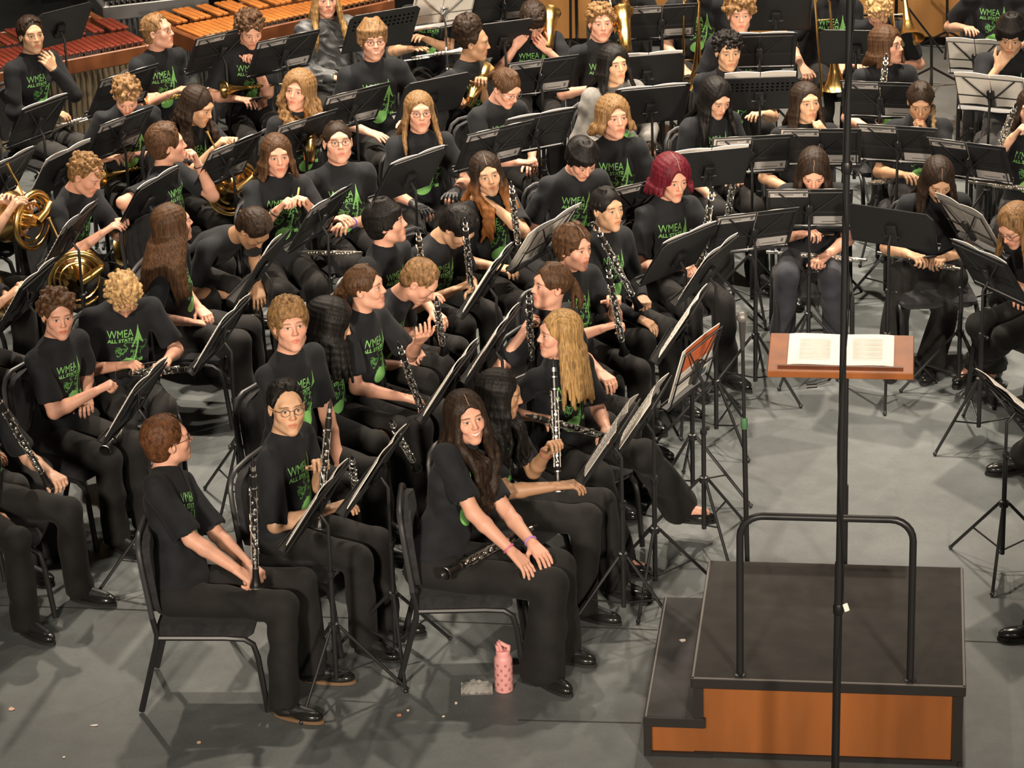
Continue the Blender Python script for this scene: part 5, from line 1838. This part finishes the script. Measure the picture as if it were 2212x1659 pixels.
# ---------------------------------------------------------------- stands
STANDS = [
    # pixel of the desk's middle, height, options, name used in labels
    ((80, 262), dict(z=.98, folder=2, w=.42, fw=.21, pw=.2, name='slanted stand before the boy with his hand on his chin')),
    ((128, 56), dict(z=1.13, kind='solid', pages=0, name='solid stand in front of the red marimba', w=.46, h=.35)),
    ((256, 292), dict(z=.98, name='stand hiding the curly blond boy')),
    ((265, 196), dict(z=1.0, name='stand before the boy with folded arms')),
    ((128, 368), dict(z=.98, kind='solid', name='solid stand between the sandy curls and the edge')),
    ((6, 386), dict(z=.98, folder=2, name='stand cut by the picture edge above the brass tubing')),
    ((478, 108), dict(z=1.06, name='stand hiding the boy with the phone')),
    ((612, 116), dict(z=1.04, name='stand behind the girl with long blond curls')),
    ((490, 350), dict(z=1.0, name='stand over the horn of the dark wavy-haired girl')),
    ((648, 296), dict(z=.96, name='low stand behind the shoulder-length brown hair')),
    ((760, 234), dict(z=1.0, name='stand before the grinning boy with the bowl cut')),
    ((822, 62), dict(z=1.12, kind='perf', pages=0, w=.52, h=.36, name='wide perforated stand behind the grinning boy')),
    ((934, 206), dict(z=1.02, kind='solid', pages=0, w=.48, h=.34, name='solid stand behind the long-haired blond player')),
    ((956, 22), dict(z=1.05, mat=CHROME, folder=0, name='shiny wire stand before the silver trumpet')),
    ((1086, 82), dict(z=1.04, kind='solid', pages=0, w=.4, h=.34, name='solid stand behind the piled dark curls')),
    ((1165, 166), dict(z=1.0, name='stand before the boy burying his face')),
    ((1066, 316), dict(z=1.0, name='stand above the copper-tipped hair')),
    ((1156, 286), dict(z=.98, folder=2, name='stand with bright pages beside the plaited girl')),
    ((884, 378), dict(z=.98, kind='solid', folder=2, name='stand before the black-gloved player')),
    ((318, 430), dict(z=1.0, kind='solid', folder=2, name='steep stand before the boy with a mullet')),
    ((150, 508), dict(z=1.0, name='steep stand over the large horn bell')),
    ((690, 472), dict(z=1.0, name='stand before the girl with the purple wristband')),
    ((566, 572), dict(z=1.02, kind='solid', pages=1, w=.5, name='solid stand before the boy bent double')),
    ((478, 722), dict(z=1.0, folder=2, name='page-laden stand beside the bleached curls')),
    ((55, 640), dict(z=1.0, folder=2, name='stand cut by the edge above gold keys')),
    ((292, 866), dict(z=1.0, folder=2, name='stand before the boy with crossed arms')),
    ((684, 1092), dict(z=.98, folder=2, name='stand before the boy in round glasses')),
    ((815, 1012), dict(z=1.02, kind='solid', folder=0, w=.5, h=.35, name='solid stand before the solemn ginger boy')),
    ((972, 822), dict(z=1.02, folder=2, name='stand before the flushed girl with the ponytail')),
    ((1064, 742), dict(z=1.0, folder=2, name='stand beside the honey-blond girl')),
    ((1052, 606), dict(z=1.0, folder=2, name='stand before the boy bent over a clarinet')),
    ((1176, 515), dict(z=1.02, folder=0, pw=.30, rise=.0, name='stand with a long white page behind the wavy-haired clarinettist')),
    ((1372, 436), dict(z=1.0, name='stand behind the girl with tied black hair')),
    ((1466, 548), dict(z=.98, kind='solid', folder=2, name='tilted stand at the red-haired clarinettist')),
    ((1528, 582), dict(z=1.02, kind='solid', w=.5, name='solid stand at the long clarinet')),
    ((1474, 700), dict(z=1.0, kind='solid', name='solid stand at the upright clarinet of the wavy-haired player')),
    ((1390, 896), dict(z=.98, folder=0, pages=1, pw=.40, curl=2.5, name='stand with a bent white page at the ballet flats')),
    ((1500, 792), dict(z=.98, folder=0, tilt=74, yaw=-119, pages=1, pw=.44, ph=.30, backprint=1, curl=.6, name='stand holding a sheet with an orange heading')),
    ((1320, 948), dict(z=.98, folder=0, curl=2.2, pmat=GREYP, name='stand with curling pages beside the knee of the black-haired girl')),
    ((1530, 362), dict(z=1.0, kind='solid', name='solid stand beside the red hair')),
    ((1622, 334), dict(z=1.0, name='stand before the very long black hair')),
    ((1626, 500), dict(z=.98, name='stand with a banded folder above the microphone')),
    ((1748, 450), dict(z=1.0, name='stand before the girl in bluish trousers', w=.5)),
    ((1772, 318), dict(z=1.0, name='stand behind the girl in bluish trousers')),
    ((1942, 312), dict(z=1.0, name='stand before the girl with pale plaits', w=.5)),
    ((2096, 348), dict(z=.98, name='stand behind the girl in wide trousers')),
    ((1928, 490), dict(z=1.0, kind='solid', pages=0, w=.52, h=.27, tilt=68, name='wide solid stand before the girl in wide trousers')),
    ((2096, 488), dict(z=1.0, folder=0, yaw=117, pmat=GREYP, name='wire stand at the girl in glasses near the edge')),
    ((2140, 590), dict(z=.98, folder=2, yaw=120, name='folder-laden stand at the shiny trousers')),
    ((2196, 872), dict(z=.9, folder=2, yaw=106, tilt=42, name='stand at the edge above the polished shoe')),
    ((2108, 124), dict(z=.86, w=.40, pw=.19, folder=0, name='wire stand holding white pages by the chin-leaning boy')),
    ((2142, 203), dict(z=1.0, folder=0, name='wire stand holding white pages by the clarinettist at the edge')),
    ((1902, 216), dict(z=1.0, name='stand before the long-haired player in glasses')),
    ((1850, 100), dict(z=1.0, kind='solid', pages=0, name='solid stand beside the shining trombone bell')),
    ((1640, 200), dict(z=1.02, kind='perf', w=.5, h=.3, name='perforated stand before the tight dark curls')),
    ((1428, 48), dict(z=1.02, name='stand beside the upright trombone slide')),
    ((1640, 110), dict(z=.98, folder=2, name='stand with bright pages beside the tight dark curls')),
    ((1396, 154), dict(z=1.0, kind='solid', name='solid stand behind the grey hoodie')),
    ((1404, 226), dict(z=.98, kind='solid', folder=2, name='stand with pinkish pages beside the wavy blond hair')),
    ((1676, 28), dict(z=1.05, kind='solid', pages=0, name='solid stand at the top beside the ginger mop')),
    ((1088, 12), dict(z=1.0, name='stand at the top above the buried face')),
]
for i, (at, sp) in enumerate(STANDS):
    sp = dict(sp, at=at, la=(i * 37) % 120)
    nm = sp['name']
    sp['label'] = 'black ' + nm if 'shiny' not in nm else nm
    sp['plabel'] = 'music pages on the ' + nm
    sp['flabel'] = 'black folder on the ' + nm
    stand(sp)

# ---------------------------------------------------------------- instruments
I = instrument
I('silver_trumpet', BY[1], (100, 280), (246, 238), 'silver trumpet across the lap of the boy with his hand on his chin')
I('trumpet', BY[2], (306, 224), (462, 190), 'brass trumpet on the lap of the boy with folded arms')
I('trumpet', BY[3], (484, 194), (640, 180), 'brass trumpet held level by the boy with the phone')
I('trumpet', BY[4], (218, 384), (368, 346), 'brass trumpet under the stand of the curly blond boy')
I('silver_trumpet', BY[15], (1012, 108), (852, 128), 'silver trumpet lying under crossed forearms')
I('alto_saxophone', BY[16], (1010, 232), (1052, 150), 'gold saxophone played by the girl with piled curls', fd=.30)
I('alto_saxophone', BY[17], (1182, 118), (1188, 10), 'saxophone standing beside the boy burying his face', fd=.30)
I('alto_saxophone', BY[18], (668, 350), (678, 240), 'saxophone held by the girl with long blond curls', fd=.34)
I('alto_saxophone', BY[24], (1352, 118), (1338, 8), 'upright saxophone beside the curly sandy boy', fd=.25)
I('trombone', BY[32], (1506, 188), (1512, -80), 'trombone with upright slide, second from the mast', fd=.36, far=1)
I('trombone', BY[33], (1806, 190), (1786, -80), 'trombone with its shining bell on the lap by the mast', fd=.40, far=1)
I('trombone', BY[34], (1965, 85), (1935, -160), 'trombone slanting in front of the pale curly hair', fd=.3)
I('trombone', BY[66], (1352, 45), (1340, -190), 'brass slide held at the top behind a banded folder', fd=.3)
CL = [
    (12, (108, 1052), (-18, 838), 'slanting clarinet of the player cut by the edge', .38, 1),
    (23, (1122, 548), (1104, 392), 'clarinet leaning on the girl with copper-tipped hair', .34, 1),
    (28, (1512, 582), (1540, 404), 'clarinet with bright keys held by the red-haired player', .36, 1),
    (31, (1568, 486), (1592, 356), 'upright clarinet before the very long black hair', .36, 1),
    (35, (1900, 260), (1915, 116), 'dark clarinet with a silver top before the player in glasses', .3, 1),
    (44, (2148, 345), (2196, 222), 'silver-keyed clarinet at the picture edge', .3, 1),
    (50, (258, 808), (428, 796), 'clarinet lying across the lap of the boy with bleached curls', .34, 2),
    (52, (918, 640), (903, 496), 'clarinet upright before the black-haired boy in profile', .34, 1),
    (53, (1020, 650), (1004, 470), 'clarinet upright before the boy bent far over', .34, 1),
    (54, (918, 906), (860, 738), 'clarinet slanting down from the flushed girl', .36, 1),
    (55, (958, 760), (942, 640), 'clarinet standing by the knee of the boy with clasped hands', .5, 1),
    (56, (1150, 800), (1142, 628), 'clarinet at the lips of the girl with a low ponytail', .26, 1),
    (57, (1330, 948), (1136, 896), 'slim clarinet lying across the honey-blond girl', .3, 2),
    (58, (1348, 764), (1312, 570), 'clarinet held upright by the wavy-haired player', .40, 1),
    (59, (1380, 664), (1284, 482), 'long clarinet leaning on the girl with tied black hair', .34, 1),
    (60, (770, 1075), (760, 985), 'clarinet with only its black mouthpiece showing above a stand', .38, 1),
    (62, (690, 1140), (714, 862), 'clarinet held upright by the boy in round glasses', .34, 1),
    (61, (900, 1010), (842, 905), 'clarinet resting by the clasped hands of the hidden face', .42, 1),
    (63, (553, 1268), (546, 988), 'clarinet upright on the knee of the auburn-haired boy', .42, 1),
    (65, (1206, 1062), (1194, 752), 'tall upright clarinet in the hand of the girl with hidden face', .36, 1),
]
for pid, a, b, lab, fd, far in CL:
    I('clarinet', BY[pid], a, b, lab, fd=fd, far=far, group='clarinets in the band')
I('clarinet', BY[51], (226, 974), (318, 836), 'clarinet with its bell hanging from the lap of the boy with crossed arms', fd=.40, far=0, dz=-.16, group='clarinets in the band')
I('clarinet', BY[64], (962, 1240), (1162, 1134), 'clarinet lying on the lap of the smiling girl', fd=.24, far=3, dz=-.11, group='clarinets in the band')
FL = [
    (21, (782, 546), (606, 545), 'silver flute lying across knees behind a solid stand', .42),
    (39, (1878, 396), (1958, 388), 'silver flute held under the stand of the girl with pale plaits', .40),
    (40, (1872, 562), (1656, 544), 'silver flute across the bluish trousers', .36),
    (41, (2078, 582), (1896, 546), 'silver flute across the wide black trousers', .36),
    (44, (2250, 412), (2092, 392), 'silver flute above the light brown hair at the edge', .5),
    (49, (560, 682), (420, 690), 'silver flute behind the page-laden stand', .5),
]
for pid, a, b, lab, fd in FL:
    I('flute', BY[pid], a, b, lab, fd=fd, group='flutes in the band')


def horn(k, c, face, label, fd=.34, lift=0):
    p = at_d(c[0], c[1], depth_of(k.P + k.F * fd + V(0, 0, .2)))
    if 'french_horn' not in PROTO:
        PROTO['french_horn'] = o = proto('french_horn')
    else:
        o = copy_tree(PROTO['french_horn'])
    y = -dirv(face)
    z = unit(V(0, 0, 1) - y * 0 + dirv(face + 90) * .5)
    x = np.cross(y, z)
    o.matrix_world = Matrix(((x[0], y[0], z[0], p[0]), (x[1], y[1], z[1], p[1]), (x[2], y[2], z[2], p[2]), (0, 0, 0, 1)))
    tag(o, label, 'french horn', 'french horns in the band')


horn(BY[7], (158, 584), 15, 'French horn with a wide dark bell under the steep stand')
horn(BY[6], (272, 520), 70, 'French horn in the lap of the boy with a mullet')
horn(BY[5], (478, 392), 30, 'French horn in the lap of the girl with dark wavy hair')
horn(BY[9], (22, 468), 60, 'French horn at the edge under a resting hand')
I('alto_saxophone', BY[10], (2, 680), (-10, 590), 'saxophone at the edge below the phone', fd=.34)


def phone(k, c, label, fd=.38, yaw=0):
    p = at_d(c[0], c[1], depth_of(k.P + k.F * fd + V(0, 0, .2)))
    d = unit(k.F * .8 + V(0, 0, .35))
    place('phone', p - d * .07, p + d * .07, label, 'phones in hands', up=unit(-k.F * .4 + V(0, 0, 1)))


phone(BY[3], (552, 214), 'phone in the hand of the curly brown-haired boy')
phone(BY[7], (270, 470), 'phone held above the large horn bell')
phone(BY[10], (58, 606), 'phone held at the edge above gold keys')
phone(BY[20], (1162, 350), 'phone in the hand of the plaited girl')
phone(BY[40], (1788, 506), 'phone held over the bluish trousers')
phone(BY[41], (2006, 556), 'phone held over the wide black trousers')
phone(BY[50], (318, 786), 'phone in the hands of the boy with bleached curls')

# small stick in the brown-haired girl's fingers, pencil in the red-haired player's
def stick(name, p, q, d, label, cat, mt, r=.004):
    a, b = at_d(*p, d), at_d(*q, d)
    m = MB()
    m.lathe(a, b - a, [(0, r), (np.linalg.norm(b - a) * .9, r), (np.linalg.norm(b - a), r * .2)], 8)
    o = m.build(name, mt, smooth=True)
    tag(o, label, cat)


stick('reed_stick', (642, 432), (646, 404), depth_of(BY[21].hd[1][0]) - .03, 'small pale reed held up by the girl with shoulder-length brown hair', 'reed', mat('cane', (.5, .34, .13), .6), .006)
stick('pencil', (1478, 578), (1502, 560), depth_of(BY[28].hd[0][0]) - .05, 'pencil in the fingers of the red-haired clarinettist', 'pencil', mat('yellow_paint', (.5, .3, .05), .5))

# ---------------------------------------------------------------- mallet instruments along the back left


def mallets(name, label, p0, p1, z, nb, wid0, wid1, barm, railm, tubem, slope=0.0):
    a, b = at_z(*p0, z), at_z(*p1, z)
    d = unit((b - a) * V(1, 1, 0))
    n = V(-d[1], d[0], 0)
    Ln = np.linalg.norm((b - a) * V(1, 1, 0))
    O = V(a[0], a[1], 0)
    r = empty(name, tuple(O))
    tag(r, label, name.replace('_', ' '))
    M = np.stack([d, n, EZ], 1)

    def P(fn, nm, mt, parent=r, smooth=False):
        m = MB()
        fn(m)
        return m.build(nm, mt, parent, O, smooth)
    Q = lambda x, y, zz: a * V(1, 1, 0) + d * x + n * y + EZ * zz
    P(lambda m: m.box(Q(Ln / 2, -.02, z - .05), (Ln / 2, .012, .055), M, .006), 'front_rail', railm)
    P(lambda m: m.box(Q(Ln / 2, (wid0 + wid1) * 1.1 + .04, z - .05), (Ln / 2, .012, .055), M, .006), 'back_rail', railm)
    for x in (0, Ln):
        P(lambda m: m.box(Q(x, wid0 * 1.05, z - .05), (.03, wid0 * 1.1 + .02, .06), M, .01), 'end_block', railm)
    st = Ln / nb
    for i in range(nb):
        t = i / (nb - 1)
        wl = wid0 + (wid1 - wid0) * t
        P(lambda m: m.box(Q(st * (i + .5), .03 + wl / 2, z + .018), (st * .42, wl / 2, .010), M, .004), 'bar', barm, smooth=True)
        if i % 7 not in (2, 6):
            P(lambda m: m.box(Q(st * (i + 1), .06 + wl * 1.45, z + .040), (st * .42, wl / 2, .010), M, .004), 'bar', barm, smooth=True)
        P(lambda m: m.lathe(Q(st * (i + .5), .10, z - .10), -EZ, [(0, st * .44), (.50 - .25 * t * (slope > 0) + .1 * sin(t * pi), st * .44)], 10), 'resonator', tubem, smooth=True)
        P(lambda m: m.lathe(Q(st * (i + .5), -.005, z + .008), EZ, [(0, .010), (.02, .010), (.024, .004)], 8), 'cord_post', CHROME, smooth=True)
    for x in (.06, Ln - .06):
        for y in (.02, wid0 * 2):
            P(lambda m: m.tube([Q(x, y, z - .1), Q(x, y, .03)], .016, 8), 'leg', STEEL, smooth=True)


ROSE = wood('rosewood_bars', (.15, .028, .016), .35, 9)
ORB = wood('padauk_bars', (.40, .14, .032), .4, 9)
RAIL = wood('walnut_rail', (.16, .055, .02), .4, 8)
BEIGE = mat('beige_tube', (.30, .235, .15), .4, .4)
GREYT = mat('grey_tube', (.16, .16, .16), .35, .5)
mallets('marimba', 'marimba with dark red bars and beige resonators at the back edge of the band', (-120, 178), (318, 96), .78, 34, .50, .30, ROSE, RAIL, BEIGE)
mallets('xylophone', 'long xylophone with orange bars and grey resonators behind the stands', (436, 88), (840, 0), .88, 34, .34, .22, ORB, RAIL, GREYT)
mallets('vibraphone', 'silver vibraphone with grey resonators behind the marimba', (228, 14), (440, -10), .84, 18, .3, .22, CHROME, GREYT, GREYT)

# ---------------------------------------------------------------- on the floor at the front
b0 = at_z(1089, 1490)
bo = empty('water_bottle', tuple(b0))
tag(bo, 'pink water bottle with small dark floral pattern standing under the front chair', 'water bottle')
PINK = mat('pink_enamel', (.62, .29, .28), .42)
PINK2 = mat('pink_plastic', (.66, .30, .29), .45)


def bp(fn, nm, mt, parent=bo, smooth=True):
    m = MB()
    fn(m)
    return m.build(nm, mt, parent, b0, smooth)


bd = bp(lambda m: m.lathe(b0, EZ, [(0, .040), (.004, .0435), (.165, .0435), (.178, .040), (.188, .032)], 24), 'body', PINK)
bp(lambda m: m.lathe(b0 + EZ * .186, EZ, [(0, .034), (.022, .034), (.028, .030)], 20), 'lid', PINK2)
bp(lambda m: m.tube([b0 + V(-.022, 0, .214), b0 + V(-.028, 0, .24), b0 + V(-.02, 0, .258), b0 + V(.012, 0, .236), b0 + V(.028, 0, .230), b0 + V(.026, 0, .212)], .0105, 10), 'carry_loop', PINK2)
bp(lambda m: m.tube([b0 + V(-.008, -.01, .215), b0 + V(-.022, -.012, .262)], .009, 8), 'spout', PINK2)


def petals(m):
    rg = random.Random(3)
    for r in range(6):
        for i in range(7):
            a = 2 * pi * (i + .5 * (r % 2)) / 7
            for q in range(4):
                da, dz = .10 * cos(q * pi / 2 + .6), .0052 * sin(q * pi / 2 + .6)
                d = V(cos(a + da), sin(a + da), 0)
                m.lathe(b0 + d * .0432 + EZ * (.022 + r * .025 + dz), d, [(0, .0030), (.0007, .0030)], 6)


bp(petals, 'floral_pattern', mat('plum_print', (.22, .07, .08), .6), bd)

g0 = at_z(1030, 1490)
m = MB()
rg = random.Random(8)
rows = []
for i in range(9):
    row = []
    for j in range(13):
        u, v_ = j / 12 - .5, i / 8 - .5
        row.append(g0 + V(u * .15, v_ * .11, .004 + .040 * max(0, cos(u * pi)) * max(0, cos(v_ * pi)) + rg.uniform(0, .014)))
    rows.append(row)
low = [[V(p[0], p[1], max(.001, p[2] * .2 - .002)) for p in r] for r in rows]
m.rings(rows, closed=False, caps=False)
m.rings([r[::-1] for r in low], closed=False, caps=False)
FILM = mat('clear_film', (.9, .87, .83), .12, spec=1.0, coat=1.0)
FILM.node_tree.nodes['Principled BSDF'].inputs['Alpha'].default_value = .22
bag = m.build('plastic_bag', FILM)
tag(bag, 'crumpled clear plastic wrapper lying beside the pink bottle', 'plastic bag')


def scrap(c, w, h, label, mt, seed, z=0.0, nm='paper_scrap'):
    rg = random.Random(seed)
    p = at_z(*c, z)
    m = MB()
    poly = [(w * cos(t) * rg.uniform(.6, 1.1), h * sin(t) * rg.uniform(.6, 1.1)) for t in np.linspace(0, 2 * pi, 7, endpoint=False)]
    m.plate(poly, p + EZ * .004, V(1, 0, .05), V(0, 1, .06), .0025)
    o = m.build(nm, mt)
    tag(o, label, 'scrap')


SCR = mat('torn_paper', (.75, .68, .60), .8)
SCRO = mat('orange_paper', (.62, .26, .12), .8)
SCRP = mat('peach_paper', (.70, .45, .33), .8)
scrap((1475, 1385), .020, .016, 'white torn paper scrap on the grey podium step', SCR, 1, .203)
scrap((25, 1533), .016, .020, 'peach scrap on the floor near the picture corner', SCRP, 2)
scrap((862, 1546), .016, .012, 'orange scrap on the floor in front of the stand leg', SCRO, 3)
scrap((882, 1536), .008, .010, 'tiny white scrap beside the orange one', SCR, 4)
scrap((958, 1549), .008, .008, 'tiny pale crumb on the dark shadow near the wrapper', SCR, 5)
scrap((985, 1520), .008, .012, 'small pale sliver just in front of the clear wrapper', SCR, 6)
scrap((138, 1637), .010, .010, 'white crumb on the floor at the bottom of the view', SCR, 7)
scrap((205, 1568), .022, .008, 'faint pale flake cluster on the floor near the chair leg', SCR, 8)
scrap((430, 1605), .012, .012, 'beige flake at the tip of the chair shadow', SCRP, 9)
scrap((2025, 790), .045, .022, 'white card on the floor beside the laced shoe', PAPER, 10)

# ---------------------------------------------------------------- microphones on booms at the back


def boom(base, top, tip, label):
    b = at_z(*base)
    t = ray(*top)
    t = CAM + t * (b[1] / t[1])
    e = at_d(*tip, depth_of(t) - .15)
    r = empty('boom_microphone', tuple(b))
    tag(r, label, 'microphone stand')

    def P(fn, nm):
        m = MB()
        fn(m)
        return m.build(nm, STEEL, r, b, True)
    P(lambda m: m.tube([b + EZ * .02, t], .011, 8), 'pole')
    for a_ in (.3, 2.4, 4.5):
        P(lambda m: m.tube([b + EZ * .16, b + V(cos(a_) * .24, sin(a_) * .24, .012)], .009, 6), 'leg')
    d = unit(e - t)
    P(lambda m: m.tube([t - d * .15, e], .008, 8), 'boom_arm')
    P(lambda m: m.lathe(e - d * .02, d, [(0, .012), (.14, .016), (.16, .010)]), 'microphone')


boom((1233, 130), (1232, -60), (1290, -90), 'thin black pole standing before the amber wall beside the sandy curls')
boom((2012, 190), (2012, 82), (1945, -5), 'black boom microphone reaching up over the pale curly hair')
boom((2046, 110), (2046, -40), (2090, -60), 'black pole before the amber wall beside the bare arm')
